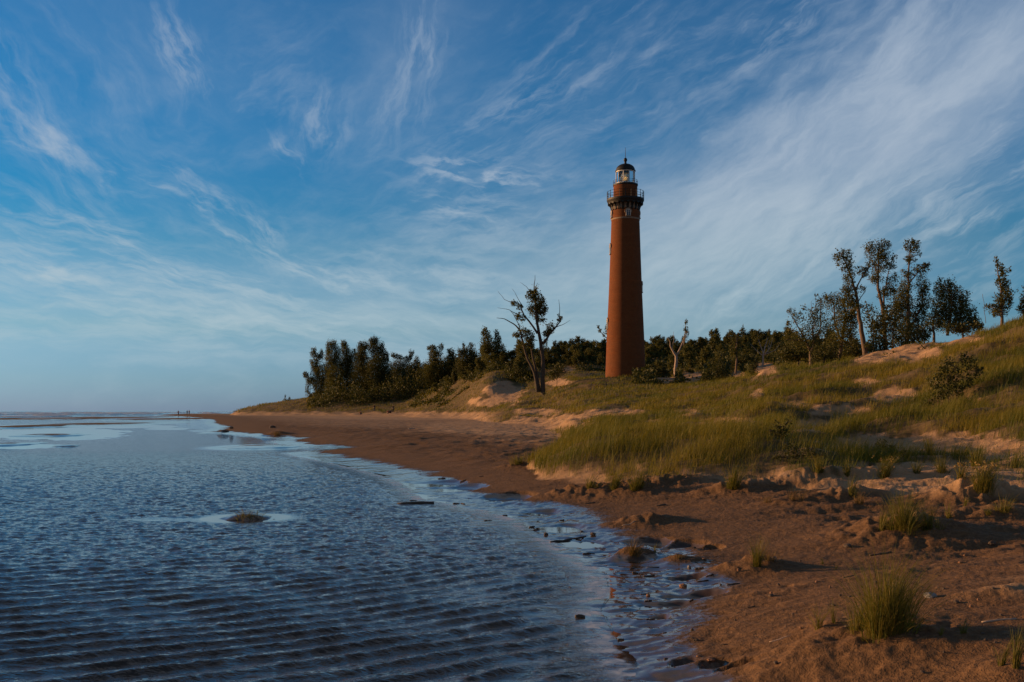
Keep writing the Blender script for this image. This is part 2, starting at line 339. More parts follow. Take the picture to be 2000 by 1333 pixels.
def height(x, y, fine=True):
    x = np.asarray(x, float); y = np.asarray(y, float)
    wx = x + .06 * np.minimum(y, 40) * .12 * fbm(x * .35, y * .35, 3, 3); wy = y + .05 * np.minimum(y, 40) * .2 * fbm(x * .3 + 9, y * .25, 4, 3)
    d = shore_dist(wx, wy)
    zb = beach(x, y, d)
    dry = sm(d, 1.2, 6.0)
    dn = dune_profile(x, y)
    k = .12; h = np.clip(.5 + .5 * (dn - zb) / k, 0, 1); z = zb * (1 - h) + dn * h + k * h * (1 - h)
    on = sm(dn - zb, -.1, .5)
    lod = sm(y, 260, 30)
    z = z + on * (.33 * fbm(x * .14, y * .14, 21, 3) + .21 * fbm(x * .42, y * .42, 23, 3)) * (0.5 + .5 * lod) * (.45 + .55 * sm(y, 24, 32))
    z = z + dry * sm(y, 60, 20) * .045 * fbm(x * .28, y * 1.1, 37, 2)
    z = z + dry * lod * (.068 * fbm(x * .45, y * .95, 31, 3) + .042 * fbm(x * 1.4, y * 2.5, 32, 3))
    # ground under the lighthouse is level
    tx, ty = PX(1221.5, 148), 148.0
    f = sm(np.hypot(x - tx, y - ty), 12, 5); z = z * (1 - f) + 6.75 * f
    for bx, by, rx, ry, hh in BARS_W:
        r = ((x - bx) / rx) ** 2 + ((y - by) / ry) ** 2
        if np.isscalar(r) or r.min() < 2.5:
            r = r * (1 + .5 * fbm((x - bx) / rx * 2, (y - by) / ry * 1.5, 41, 3))
            z = np.where(r < 1.6, np.maximum(z, hh * (1 - r)), z)
    for mx, my, ra, rc, hh in MOUNDS_W:
        e = np.exp(-((x - mx) / ra) ** 2 - ((y - my) / rc) ** 2)
        z = z + hh * e * (1 + .35 * fbm(x * 5, y * 5, 51, 2)) if fine else z + hh * e
    for bx, by, rx, ry in POOLS_W:
        r = ((x - bx) / rx) ** 2 + ((y - by) / ry) ** 2
        if r.min() < 3.0:
            r = r * (1 + .35 * fbm((x - bx) / rx * 1.6, (y - by) / ry * 1.2, 43, 2)); m = sm(r, 1.25, .2) * sm(z, .30, .12)
            z = z * (1 - m) + (-.016 + .012 * fbm(x * 3.5, y * 3, 44, 3)) * m
    if fine:
        nf = sm(y, 45, 14)
        damp = .35 + .65 * dry
        z = z + nf * np.where(d > -.3, damp, 0) * (.12 + .88 * sm(z, .05, .14)) * (.012 * fbm(x * 5.5, y * 5.5, 33, 3) + .006 * np.abs(fbm(x * 14, y * 14, 36, 2)))
    return z

def ground(px, py, y0=6.0, y1=420.0):
    """first point of the ground met by the line of sight through a photo pixel"""
    Y = np.exp(np.linspace(math.log(y0), math.log(y1), 1400)); X = PX(px, Y); Z = height(X, Y, False)
    L = EYE - (py - HZ) / F * Y; hit = np.nonzero(Z >= L)[0]
    i = hit[0] if len(hit) else len(Y) - 1
    return Vector((X[i], Y[i], Z[i]))
def on_ground(x, y, dz=0.0):
    return Vector((x, y, float(height(np.array([x]), np.array([y]))[0]) + dz))

# sand hummocks that gather round the grass tufts: photo px, py, half width px, depth factor, height
MOUND_PX = [(1715, 1250, 150, .55, .10), (1600, 1235, 60, .5, .05), (1470, 1115, 70, .5, .13), (1235, 1092, 40, .5, .13), (1322, 1098, 35, .5, .07),
            (1755, 1042, 120, .5, .20), (1910, 968, 90, .5, .22), (1225, 962, 110, .45, .17), (1432, 962, 70, .5, .18), (1258, 1022, 70, .4, .13),
            (1960, 1004, 70, .4, .10), (1560, 1300, 130, .4, .07), (1985, 1318, 90, .4, .09), (1730, 935, 60, .5, .15), (1010, 912, 45, .4, .10),
            (1660, 972, 70, .4, .12), (1580, 985, 90, .35, .10), (1840, 1015, 60, .4, .08), (1880, 940, 70, .4, .1), (1560, 940, 90, .4, .14), (1700, 1130, 160, .3, .05),
            (1120, 968, 60, .4, .10), (1330, 950, 60, .4, .09), (1960, 1160, 120, .3, .05), (1500, 1160, 90, .3, .03), (1608, 1026, 9, .5, -.035), (1622, 1021, 9, .5, -.04), (1640, 1016, 10, .5, -.035), (1657, 1020, 10, .5, -.04), (1672, 1013, 9, .5, -.03), (541, 850, 25, .4, .25), (480, 1010, 26, .4, .03)]
MOUND_TMP = []
for px, py, hw, df, hh in MOUND_PX:
    g_ = ground(px, py); X, Y = g_.x, g_.y; w_ = hw / F * Y
    MOUND_TMP.append((X, Y, w_, max(w_ * df * 1.6, .12 if hh > 0 else .07), hh * (1.2 if hh > 0 and py < 1180 else 1)))

MOUNDS_W += MOUND_TMP

# bare sand on the dunes, as patches on the ground seen in the photo: px, py, half width, half height
BARE = [(985, 768, 36, 21), (952, 786, 36, 9), (1092, 748, 24, 7), (1108, 722, 16, 5), (1352, 736, 22, 11), (1300, 742, 20, 6), (1492, 722, 26, 12), (1440, 733, 14, 7),
        (1065, 828, 95, 15), (1200, 806, 62, 7), (1275, 826, 26, 6), (1425, 826, 60, 9), (1585, 832, 55, 12), (1480, 772, 12, 10), (1748, 772, 42, 14), (1640, 802, 60, 12),
        (1700, 868, 95, 18), (1850, 868, 150, 22), (1830, 925, 200, 24), (1770, 690, 70, 18), (1860, 664, 60, 13), (1700, 700, 40, 10), (1130, 816, 40, 8), (1960, 880, 60, 20),
        (1340, 806, 30, 6), (1050, 805, 50, 6), (1550, 790, 30, 6), (1900, 780, 20, 5), (1690, 745, 25, 6)]
def veg_cover(x, y, z, dn_minus):
    px = 1000 + F * x / np.maximum(y, 1); py = HZ + F * (EYE - z) / np.maximum(y, 1)
    v = sm(dn_minus, -.06, .10)
    nz = fbm(x * 90 / np.maximum(y, 20), np.log(np.maximum(y, 1)) * 40, 61, 3)
    nz2 = fbm(px * .022, 0 * px + 3.0, 62, 3)
    low = 930 + 10 * nz + 22 * nz2 - 20 * sm(px, 1160, 1010)
    v = v * sm(py, low + 12, low - 20)
    left = 806 + 3 * nz
    v = v * (1 - sm(px, 1000, 930) * (1 - sm(py, left + 2, left - 3)))
    for bx, by, rx, ry in BARE:
        r = ((px - bx) / (rx * 1.02)) ** 2 + ((py - by) / (ry * 1.08)) ** 2 + .75 * nz
        v = v * sm(r, .65, 1.25)
    return v


def polar(tf, yf, wide_n=60):
    """vertex fan around the viewpoint's foot: fine where the beach is near, coarse to the horizon and behind"""
    return tf, yf

def build_ground():
    azs = np.concatenate([np.linspace(-180, -34, 30)[:-1], np.linspace(-34, -30, 12)[:-1], np.linspace(-30, -2, 300)[:-1], np.linspace(-2, 32, 820)[:-1], np.linspace(32, 40, 40)[:-1], np.linspace(40, 180, 30)])
    rs = np.concatenate([np.linspace(.3, 5.6, 14)[:-1], np.exp(np.linspace(math.log(5.6), math.log(480), 1000)), np.exp(np.linspace(math.log(500), math.log(9000), 22))])
    A, Rr = np.meshgrid(np.radians(azs), rs, indexing='ij'); x = Rr * np.sin(A); y = Rr * np.cos(A)
    xs, ys = x.ravel(), y.ravel(); z = np.concatenate([height(a, b) for a, b in zip(np.array_split(xs, 8), np.array_split(ys, 8))])
    n, m = A.shape; idx = np.arange(n * m).reshape(n, m)
    Q = np.stack([idx[:-1, :-1], idx[:-1, 1:], idx[1:, 1:], idx[1:, :-1]], -1).reshape(-1, 4)[:, ::-1]
    me = mesh_np('ground', np.stack([xs, ys, z], 1), Q, smooth=True)
    d = shore_dist(xs, ys); dn = dune_profile(xs, ys)
    nz = fbm(xs * .5, ys * .5, 71, 4)
    nb = fbm(xs * 1.8, ys * 2.6, 72, 3)
    zz = z + .035 * nz
    wet = np.maximum(sm(zz, .16, .05) * sm(ys, 3000, 500), sm(z, .02, .005))
    # damp dark beach: everything low; the far flat beach is darker than the near hummocky one
    damp = np.maximum(sm(zz + .05 * nb, .76, .50), sm(ys, 17, 13.5) * (ys > 0) * (1 - .8 * sm(z + .12 * nz, .20, .36))) * sm(dn - z, .02, -.15)  # near hummocks drier, and paler to paint in their sunlit tone
    px = 1000 + F * xs / np.maximum(ys, 1)
    pyv = HZ + F * (EYE - z) / np.maximum(ys, 1)
    for bx, by, rx, ry in ((1010, 834, 190, 16), (820, 812, 260, 9), (1100, 845, 60, 12)):
        damp = damp * sm(((px - bx) / rx) ** 2 + ((pyv - by) / ry) ** 2 + .3 * nz, .6, 1.25)
    veg = veg_cover(xs, ys, z, dn - beach(xs, ys, d))
    attr(me, 'wet', wet); attr(me, 'damp', damp); attr(me, 'veg', np.where(dn > 0, veg, 0))
    me.materials.append(M_SAND)
    o = bpy.data.objects.new('ground', me); C.objects.link(o); tag(o, kind='structure'); return o


CALM = [(110, 848, 150, 13, 1.0), (20, 872, 110, 6, 1.0), (230, 833, 120, 4, 1.0), (400, 830, 60, 10, .6), (430, 842, 60, 4, .8), (330, 838, 50, 2.5, 1.0), (60, 846, 120, 8, 1.0), (360, 818, 80, 3, .6)]
def build_water():
    azs = np.concatenate([np.linspace(-180, -36, 24)[:-1], np.linspace(-36, -29, 20)[:-1], np.linspace(-29, 14, 760)[:-1], np.linspace(14, 40, 30)[:-1], np.linspace(40, 180, 24)])
    rs = np.concatenate([np.linspace(.5, 6.2, 30)[:-1], np.exp(np.linspace(math.log(6.2), math.log(60), 760)), np.exp(np.linspace(math.log(60.5), math.log(900), 300)), np.exp(np.linspace(math.log(930), math.log(14000), 30))])
    A, Rr = np.meshgrid(np.radians(azs), rs, indexing='ij'); x = (Rr * np.sin(A)).ravel(); y = (Rr * np.cos(A)).ravel()
    n, m = A.shape
    d = shore_dist(x, y); px = 1000 + F * x / np.maximum(y, 1); py = HZ + F * EYE / np.maximum(y, .5)
    calm = sm(d, -np.interp(y, [10, 18], [.55, 1.5]), -.12) * (.75 + .25 * pnoise(x * 1.5, y * 1.5, 81))
    calm = np.maximum(calm, sm(d, -2.4, -.3) * sm(fbm(x * .9, y * 1.6, 82, 3), .05, .55) * .85)
    calm = np.maximum(calm, sm(d, -.30, -.02))
    for bx, by, rx, ry, s in CALM:
        r = ((px - bx) / rx) ** 2 + ((py - by) / ry) ** 2 + .35 * fbm(px * .03, py * .25, 83, 3)
        calm = np.maximum(calm, s * sm(r, 1.1, .8) * (y > 20))
    for bx, by, rx, ry, hh in BARS_W[:3]:
        r = ((x - bx) / (rx * 1.25 + .3)) ** 2 + ((y - by) / (ry * 1.3 + .3)) ** 2; calm = np.maximum(calm, sm(r, 1.6, .7))
    ix, iy, irx, iry, _ = BARS_W[0]
    r = ((x - ix + irx * 2.6) / (irx * 2.2)) ** 2 + ((y - iy + .25) / .35) ** 2; calm = np.maximum(calm, .8 * sm(r, 1.3, .5))
    lod = sm(y, 55, 22) * (y > 2)
    # wind ripples running in to the shore
    wx = fbm(x * .35, y * .35, 91, 3); wy = fbm(x * 1.1, y * 1.1, 92, 2)
    def crest(dirx, lam, ph):
        th = R(dirx) + R(11) * sm(x, -5, 1.5); p = (x * np.sin(th) - y * np.cos(th)) / lam + ph + wx * .32 * (.45 / lam) + wy * .07
        q = 2 * math.pi * p; s = .5 + .5 * (np.cos(q) + .28 * np.sin(2 * q)) / 1.2; return np.maximum(s, 0) ** 1.9
    grp = .7 + .3 * sm(fbm(x * .45, y * .9, 93, 3), -.5, .5)
    near = .25 + .75 * sm(y, 15, 9.5)
    z = .038 * near * grp * crest(23, .40, 0) + .012 * near * crest(29, .21, .3) * (.4 + .6 * sm(fbm(x * .9, y * .9, 94, 2), -.3, .4))
    z = z + .0075 * fbm(x * 5.0, y * 8.0, 95, 3) + .020 * sm(y, 9.5, 14) * fbm(x * 3.4, y * 5.2, 96, 3)
    z = z * lod * (1 - calm) * sm(d, -.03, -.9)
    # breakers rolling in over the bars far out
    far = sm(y, 150, 260) * sm(y, 1600, 900) * sm(d, -3, -14)
    bz = sm(np.sin(y / 11 + 1.4 * fbm(x * .012, y * .02, 97, 2)) + .9 * fbm(x * .05, y * .03, 98, 3), .85, 1.3)
    z = z + far * (.15 + .75 * bz) * np.interp(y, [150, 400], [.3, .75])
    foam = far * sm(bz + .5 * fbm(x * .12, y * .06, 99, 3), .25, .7)
    foam = np.maximum(foam, .85 * sm(d, -.34 - .006 * y, -.16) * sm(d, .04, -.06) * sm(fbm(x * 2.6, y * 3.4, 100, 4), -.30, .30) * (.55 + .45 * sm(fbm(x * 9, y * 9, 101, 2), -.2, .3)) * sm(y, 120, 60) * (y > 7))
    idx = np.arange(n * m).reshape(n, m)
    Q = np.stack([idx[:-1, :-1], idx[:-1, 1:], idx[1:, 1:], idx[1:, :-1]], -1).reshape(-1, 4)[:, ::-1]
    me = mesh_np('water', np.stack([x, y, z - .002], 1), Q, smooth=True)
    attr(me, 'calm', calm); attr(me, 'far', sm(y, 14, 45) * (y > 0)); attr(me, 'foam', foam); attr(me, 'depth', np.clip(-d, 0, 50))
    me.materials.append(M_WATER)
    o = bpy.data.objects.new('water', me); C.objects.link(o); tag(o, kind='structure'); return o


# ------------------------------------------------------------------ materials
def mat(name):
    m = bpy.data.materials.new(name); m.use_nodes = True; nt = m.node_tree
    return m, NB(nt), nt.nodes['Principled BSDF'], nt.nodes['Material Output']

def pos(B): return B.n('ShaderNodeNewGeometry').outputs['Position']
def att(B, name): return B.n('ShaderNodeAttribute', attribute_name=name).outputs['Fac']

def m_sand():
    m, B, P, O = mat('sand'); p = pos(B); wet, damp, veg = att(B, 'wet'), att(B, 'damp'), att(B, 'veg')
    n1 = B.noise(p, 1.3, 5, .6).outputs['Fac']; n2 = B.noise(p, 18, 4, .65).outputs['Fac']; n3 = B.noise(p, 90, 2, .6).outputs['Fac']
    dry = B.mix(B.sstep(n1, .3, .7), (.46, .28, .150), (.58, .37, .215))
    dry = B.mix(B.sstep(n2, .45, .8, 0, .35), dry, (.20, .12, .065))
    dm = B.mix(B.sstep(n2, .35, .7), (.145, .083, .044), (.25, .14, .070))
    c = B.mix(damp, dry, dm)
    c = B.mix(B.sstep(n3, .62, .8, 0, .4), c, (.09, .06, .045))
    litter = B.mix(B.sstep(n1, .35, .65), (.075, .062, .022), (.12, .09, .04))
    c = B.mix(B.m('MULTIPLY', veg, .85), c, litter)
    c = B.mix(B.m('MULTIPLY', wet, .8), c, (.06, .042, .034))
    B.put(P.inputs['Base Color'], c)
    film = B.sstep(B.m('ADD', B.m('ADD', wet, B.m('MULTIPLY', B.m('SUBTRACT', n1, .5), .8)), B.m('MULTIPLY', B.m('SUBTRACT', n2, .5), 1.3)), .45, .85)
    B.put(P.inputs['Roughness'], B.m('SUBTRACT', .95, B.m('MULTIPLY', film, .86)))
    B.put(P.inputs['Specular IOR Level'], B.m('ADD', .15, B.m('MULTIPLY', film, .85)))
    bm = B.n('ShaderNodeBump'); bm.inputs['Distance'].default_value = .03
    B.put(bm.inputs['Strength'], B.m('SUBTRACT', .9, B.m('MULTIPLY', film, .84)))
    B.put(bm.inputs['Height'], B.m('ADD', B.m('MULTIPLY', n2, 1.0), B.m('MULTIPLY', n3, .3)))
    B.put(P.inputs['Normal'], bm.outputs[0]); return m

def m_water():
    m, B, P, O = mat('water'); p = pos(B); calm, foam = att(B, 'calm'), att(B, 'foam')
    sp = B.n('ShaderNodeSeparateXYZ'); B.put(sp.inputs[0], p)
    q = B.xyz(B.m('MULTIPLY', sp.outputs[0], .75), B.m('MULTIPLY', sp.outputs[1], 1.25), 0.0)
    n1 = B.noise(q, 2.3, 4, .55, .4).outputs['Fac']; n2 = B.noise(q, 10.0, 4, .65, .3).outputs['Fac']
    rip = B.m('SUBTRACT', 1.0, calm, clamp=True)
    b = B.n('ShaderNodeBump'); b.inputs['Distance'].default_value = .16
    B.put(b.inputs['Height'], B.m('ADD', B.m('MULTIPLY', n1, .8), B.m('MULTIPLY', n2, .32)))
    B.put(b.inputs['Strength'], B.m('MULTIPLY', B.m('ADD', .012, rip), B.m('ADD', .45, B.m('MULTIPLY', att(B, 'far'), .55))))
    B.put(P.inputs['Normal'], b.outputs[0])
    col = B.mix(B.m('MULTIPLY', foam, .9), (.075, .052, .038), (.80, .84, .88))
    B.put(P.inputs['Base Color'], col)
    B.put(P.inputs['Roughness'], B.m('ADD', .012, B.m('ADD', B.m('MULTIPLY', rip, .012), B.m('MULTIPLY', foam, .6))))
    B.put(P.inputs['IOR'], B.m('ADD', 1.62, B.m('MULTIPLY', calm, 1.1))); P.inputs['Specular IOR Level'].default_value = .5
    return m

def m_leaf(name, c1, c2, trans=.3):
    m, B, P, O = mat(name); t = att(B, 'tint')
    c = B.mix(t, c1, c2); B.put(P.inputs['Base Color'], c); P.inputs['Roughness'].default_value = .6; P.inputs['Specular IOR Level'].default_value = .25
    tr = B.n('ShaderNodeBsdfTranslucent'); B.put(tr.inputs[0], B.mix(1.0, c, (1.3, 1.25, .6), 'MULTIPLY'))
    mx = B.n('ShaderNodeMixShader'); mx.inputs[0].default_value = trans
    B.nt.links.new(P.outputs[0], mx.inputs[1]); B.nt.links.new(tr.outputs[0], mx.inputs[2]); B.nt.links.new(mx.outputs[0], O.inputs[0]); return m

def m_noise(name, c1, c2, scale=8, rough=.8, bump=.3, metallic=0.0, stretch=(1, 1, 1)):
    m, B, P, O = mat(name); tc = B.n('ShaderNodeTexCoord'); mp = B.n('ShaderNodeMapping'); mp.inputs['Scale'].default_value = stretch
    B.put(mp.inputs[0], tc.outputs['Object']); n = B.noise(mp.outputs[0], scale, 5, .6).outputs['Fac']
    B.put(P.inputs['Base Color'], B.mix(B.sstep(n, .3, .7), c1, c2)); P.inputs['Roughness'].default_value = rough; P.inputs['Metallic'].default_value = metallic
    if bump:
        b = B.n('ShaderNodeBump'); b.inputs['Strength'].default_value = bump; b.inputs['Distance'].default_value = .02; B.put(b.inputs['Height'], n); B.put(P.inputs['Normal'], b.outputs[0])
    return m

def m_brick():
    m, B, P, O = mat('red_brick'); tc = B.n('ShaderNodeTexCoord'); sp = B.n('ShaderNodeSeparateXYZ'); B.put(sp.inputs[0], tc.outputs['Object'])
    a = B.m('ARCTAN2', sp.outputs[1], sp.outputs[0]); v = B.xyz(B.m('MULTIPLY', a, 2.6), sp.outputs[2])
    bt = B.n('ShaderNodeTexBrick'); B.put(bt.inputs['Vector'], v); bt.inputs['Scale'].default_value = 1.0
    bt.inputs['Brick Width'].default_value = .22; bt.inputs['Row Height'].default_value = .078; bt.inputs['Mortar Size'].default_value = .009
    bt.inputs['Color1'].default_value = (.215, .066, .022, 1); bt.inputs['Color2'].default_value = (.155, .047, .017, 1); bt.inputs['Mortar'].default_value = (.19, .085, .034, 1)
    n = B.noise(v, 1.1, 5, .65).outputs['Fac']; nh = B.noise(B.xyz(B.m('MULTIPLY', a, .6), B.m('MULTIPLY', sp.outputs[2], 2.2)), 1.0, 4, .7).outputs['Fac']
    c = B.mix(B.sstep(n, .4, .75, 0, .45), bt.outputs['Color'], (.15, .038, .010)); c = B.mix(B.sstep(nh, .5, .8, 0, .5), c, (.30, .082, .020))
    B.put(P.inputs['Base Color'], c); P.inputs['Roughness'].default_value = .88; P.inputs['Specular IOR Level'].default_value = .2
    return m

def m_glass():
    m, B, P, O = mat('lantern_glass')
    tr = B.n('ShaderNodeBsdfTransparent'); tr.inputs[0].default_value = (.93, .96, .95, 1); gl = B.n('ShaderNodeBsdfGlossy'); gl.inputs['Roughness'].default_value = .03
    fr = B.n('ShaderNodeFresnel'); fr.inputs[0].default_value = 1.5
    mx = B.n('ShaderNodeMixShader'); B.nt.links.new(fr.outputs[0], mx.inputs[0]); B.nt.links.new(tr.outputs[0], mx.inputs[1]); B.nt.links.new(gl.outputs[0], mx.inputs[2])
    B.nt.links.new(mx.outputs[0], O.inputs[0]); return m

M_SAND, M_WATER, M_BRICK, M_GLASS = m_sand(), m_water(), m_brick(), m_glass()
M_GRASS = m_leaf('dune_grass', (.082, .106, .012), (.27, .205, .030), .35)
M_TUFT = m_leaf('tuft_grass', (.085, .108, .014), (.30, .22, .05), .35)
M_GRASS_DRY = m_leaf('dry_grass', (.16, .10, .03), (.24, .16, .06), .2)
M_LEAF = m_leaf('cottonwood_leaf', (.065, .078, .020), (.165, .145, .040), .32)
M_LEAF_DARK = m_leaf('wood_leaf', (.048, .058, .015), (.125, .112, .032), .27)
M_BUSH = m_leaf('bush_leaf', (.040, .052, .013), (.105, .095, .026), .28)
M_FLOWER = m_leaf('seed_head', (.35, .22, .06), (.5, .36, .16), .2)
M_BARK = m_noise('bark', (.11, .075, .055), (.21, .145, .105), 14, .9, .6, stretch=(1, 1, .25))
M_BARK_DARK = m_noise('dark_bark', (.05, .04, .032), (.10, .075, .055), 14, .9, .6, stretch=(1, 1, .25))
M_PALEBARK = m_noise('dead_wood', (.34, .26, .22), (.48, .37, .31), 14, .85, .5, stretch=(1, 1, .25))
M_IRON = m_noise('black_iron', (.006, .0055, .0055), (.012, .010, .009), 6, .6, .1)
M_STONE = m_noise('cream_stone', (.26, .17, .11), (.36, .25, .17), 5, .8, .2)
M_WHITE = m_noise('white_paint', (.66, .62, .56), (.78, .74, .68), 6, .5, .1)
M_PANE = m_noise('dark_window_glass', (.05, .07, .09), (.09, .12, .15), 2, .08, 0)
M_DRIFT = m_noise('driftwood', (.075, .055, .042), (.14, .10, .075), 10, .85, .6, stretch=(.3, 1, 1))
M_PALEDRIFT = m_noise('pale_driftwood', (.42, .31, .24), (.55, .42, .33), 10, .8, .5, stretch=(.3, 1, 1))
M_ROCK = m_noise('stone', (.07, .048, .036), (.14, .10, .075), 12, .85, .6)
M_PINKROCK = m_noise('red_stone', (.22, .11, .06), (.32, .17, .10), 12, .85, .5)
M_PALEROCK = m_noise('pale_stone', (.20, .19, .19), (.34, .32, .31), 12, .7, .4)

GROUND = build_ground()
WATER = build_water()


# ------------------------------------------------------------------ the lighthouse
def lighthouse():
    Y = 148.0; s = Y / F; X = PX(1221.5, Y); zb = 6.7
    def Z(py): return EYE + (HZ - py) * s - zb
    root = empty('lighthouse', (X, Y, zb), 'tall tapering red brick lighthouse with black gallery and glazed lantern', 'lighthouse')
    r = lambda p: p * s
    fcam = math.atan2(-Y, -X)
    m = MB(); m.lathe([(r(40.0), -1.6), (r(39.4), Z(740)), (r(38.2), Z(715)), (r(36.4), Z(660)), (r(31.9), Z(560)), (r(29.3), Z(490)), (r(27.4), Z(432)), (r(27.0), Z(426)), (r(27.0), Z(396))], 96)
    tower = m.build('tower', M_BRICK, root, True)
    m = MB(); m.lathe([(r(26.9), Z(432)), (r(28.1), Z(431.5)), (r(28.1), Z(428.8)), (r(26.9), Z(428.2))], 96); m.build('belt_course', M_STONE, root)
    # cream frieze behind the brackets
    m = MB(); m.lathe([(r(26.9), Z(411)), (r(27.6), Z(410.5)), (r(28.0), Z(405.5)), (r(28.6), Z(400)), (r(27), Z(399))], 96); m.build('frieze', M_STONE, root)
    for k in range(20):
        a = fcam + R(9) + k * 2 * math.pi / 20; n = (math.cos(a), math.sin(a), 0); t = (-math.sin(a), math.cos(a), 0); nv, tv = Vector(n), Vector(t)
        m = MB(); w = r(4.2)
        prof = [(26.6, 414), (28.2, 412), (29.2, 407), (31.0, 403.5), (34.5, 401), (34.5, 398.2), (26.6, 398.2)]
        V = [nv * r(pr) + tv * (w * sgn) + Vector((0, 0, Z(pz))) for sgn in (-.5, .5) for pr, pz in prof]; L = len(prof)
        Q = [(i, (i + 1) % L, L + (i + 1) % L, L + i) for i in range(L)]
        T = [(6, i + 1, i) for i in range(5)] + [(L + 6, L + i, L + i + 1) for i in range(5)]
        m.add(V, Q, T); m.build('bracket', M_IRON, root)
    m = MB(); m.lathe([(r(26.8), Z(398.2)), (r(33.2), Z(400.2)), (r(34.5), Z(397)), (r(36.2), Z(393.5)), (r(36.4), Z(390.3)), (r(23), Z(389.8))], 96); m.build('gallery_deck', M_IRON, root)
    rail = MB()
    for py in (376.2, 381.5, 386): rail.lathe([(r(35.6) + .025 * math.cos(q), Z(py) + .025 * math.sin(q)) for q in np.linspace(0, 2 * math.pi, 7)], 72)
    rail = rail.build('gallery_railing', M_IRON, root, True)
    for k in range(20):
        a = fcam + k * 2 * math.pi / 20; c, sn = math.cos(a) * r(35.6), math.sin(a) * r(35.6)
        m = MB(); m.tube([(c, sn, Z(390.4)), (c, sn, Z(376))], [.04, .035], 6); m.tube([(c, sn, Z(376)), (c, sn, Z(375.2))], [.06, .03], 6); m.build('post', M_IRON, rail)
    m = MB(); m.lathe([(r(23.6), Z(391)), (r(23.4), Z(388)), (r(23.2), Z(364.5))], 72); m.build('watch_room', M_BRICK, root, True)
    m = MB(); m.lathe([(r(23.0), Z(364.6)), (r(24.2), Z(364.0)), (r(24.4), Z(361.6)), (r(17.0), Z(360.6))], 72); m.build('lantern_deck', M_IRON, root)
    lr = MB()
    for py in (354, 357.5): lr.lathe([(r(23.6) + .018 * math.cos(q), Z(py) + .018 * math.sin(q)) for q in np.linspace(0, 2 * math.pi, 7)], 60)
    lr = lr.build('lantern_railing', M_IRON, root, True)
    for k in range(12):
        a = fcam + R(5) + k * 2 * math.pi / 12; m = MB(); m.tube([(math.cos(a) * r(23.6), math.sin(a) * r(23.6), Z(361.7)), (math.cos(a) * r(23.6), math.sin(a) * r(23.6), Z(353.5))], [.028, .022], 6); m.build('post', M_IRON, lr)
    # lantern: ten panes between bars
    N = 10; rg = r(17.9)
    ln = MB(); ln.lathe([(rg, Z(361)), (rg + .05, Z(360.6)), (rg + .05, Z(358.8)), (rg - .05, Z(358.6))], 40)
    eave = MB(); eave.lathe([(rg - .05, Z(337.6)), (rg + .05, Z(337.4)), (rg + .05, Z(335.2)), (rg - .05, Z(335))], 40)
    lantern = ln.build('lantern', M_WHITE, root); eave.build('eave_ring', M_WHITE, lantern)
    for k in range(N):
        a0 = fcam + R(18 + 6) + k * 2 * math.pi / N; a1 = a0 + 2 * math.pi / N
        p0, p1 = Vector((math.cos(a0) * rg, math.sin(a0) * rg, 0)), Vector((math.cos(a1) * rg, math.sin(a1) * rg, 0))
        d = (p1 - p0); L = d.length; d.normalize(); nn = Vector((d.y, -d.x, 0)); c = (p0 + p1) / 2 * .985; h = Z(337.5) - Z(358.7)
        m = MB(); m.box(c + Vector((0, 0, (Z(337.5) + Z(358.7)) / 2)), L - .1, .015, h - .02, d, nn); m.build('glass_pane', M_GLASS, lantern)
        m = MB(); m.tube([(p0.x, p0.y, Z(358.7)), (p0.x, p0.y, Z(337.5))], [.065, .065], 6); m.build('glazing_bar', M_WHITE, lantern)
    m = MB(); prof = [(r(4), Z(356)), (r(5.5), Z(354))] + [(r(9.6 - 2.6 * abs(i - 5) / 5 + (.5 if i % 2 else 0)), Z(353 - i * 1.35)) for i in range(11)] + [(r(4), Z(338.5)), (0.01, Z(338))]
    m.lathe(prof, 24); lens = m.build('lens', M_LENS, lantern)
    m = MB(); m.lathe([(.02, Z(361)), (r(4.2), Z(360.8)), (r(3.2), Z(358)), (r(4.2), Z(356)), (.02, Z(355.9))], 20); m.build('lens_pedestal', M_BRASS, lens)
    m = MB(); m.lathe([(.01, Z(352)), (.16, Z(351)), (.22, Z(348.5)), (.14, Z(346.5)), (.01, Z(345.5))], 14); lamp = m.build('lamp', M_LAMP, lens, True)
    # dome, ventilator ball, lightning rod
    m = MB(); m.lathe([(r(17.4), Z(336)), (r(19.8), Z(335.6)), (r(19.8), Z(334)), (r(18.4), Z(332.8))] + [(r(18.4) * math.cos(q), Z(332.8) + (Z(320.5) - Z(332.8)) * math.sin(q)) for q in np.linspace(.05, 1.40, 10)] + [(r(2.6), Z(320.3))], 60)
    dome = m.build('dome_roof', M_IRON, root, True)
    m = MB(); m.lathe([(r(2.9), Z(320.8)), (r(2.2), Z(318.5)), (r(2.4), Z(317))] + [(r(3.6) * math.cos(q), Z(313) + r(4.2) * math.sin(q)) for q in np.linspace(-1.1, 1.3, 10)] + [(.03, Z(308.3))], 24); m.build('ventilator', M_IRON, dome, True)
    m = MB(); m.tube([(0, 0, Z(309)), (0, 0, Z(288.5))], [.045, .02], 6); m.build('lightning_rod', M_IRON, dome)
    # arched windows
    def window(a, pyt, pyb, hw, rad_px):
        n = Vector((math.cos(a), math.sin(a), 0)); t = Vector((-math.sin(a), math.cos(a), 0)); rr = r(rad_px); zt, z0 = Z(pyt), Z(pyb); w = r(hw); sp = zt - w
        def place(u, v, dep): return n * (rr + dep) + t * u + Vector((0, 0, v))
        arc = lambda rad: [(rad * math.cos(q), sp + rad * math.sin(q)) for q in np.linspace(0, math.pi, 13)]
        m = MB(); V = [place(u, v, .05) for u, v in [(w, z0)] + arc(w) + [(-w, z0)]]; c = len(V); V.append(place(0, sp, .05))
        m.add(V, [], [(c, i, (i + 1) % c) for i in range(c)]); win = m.build('window', M_PANE, root)
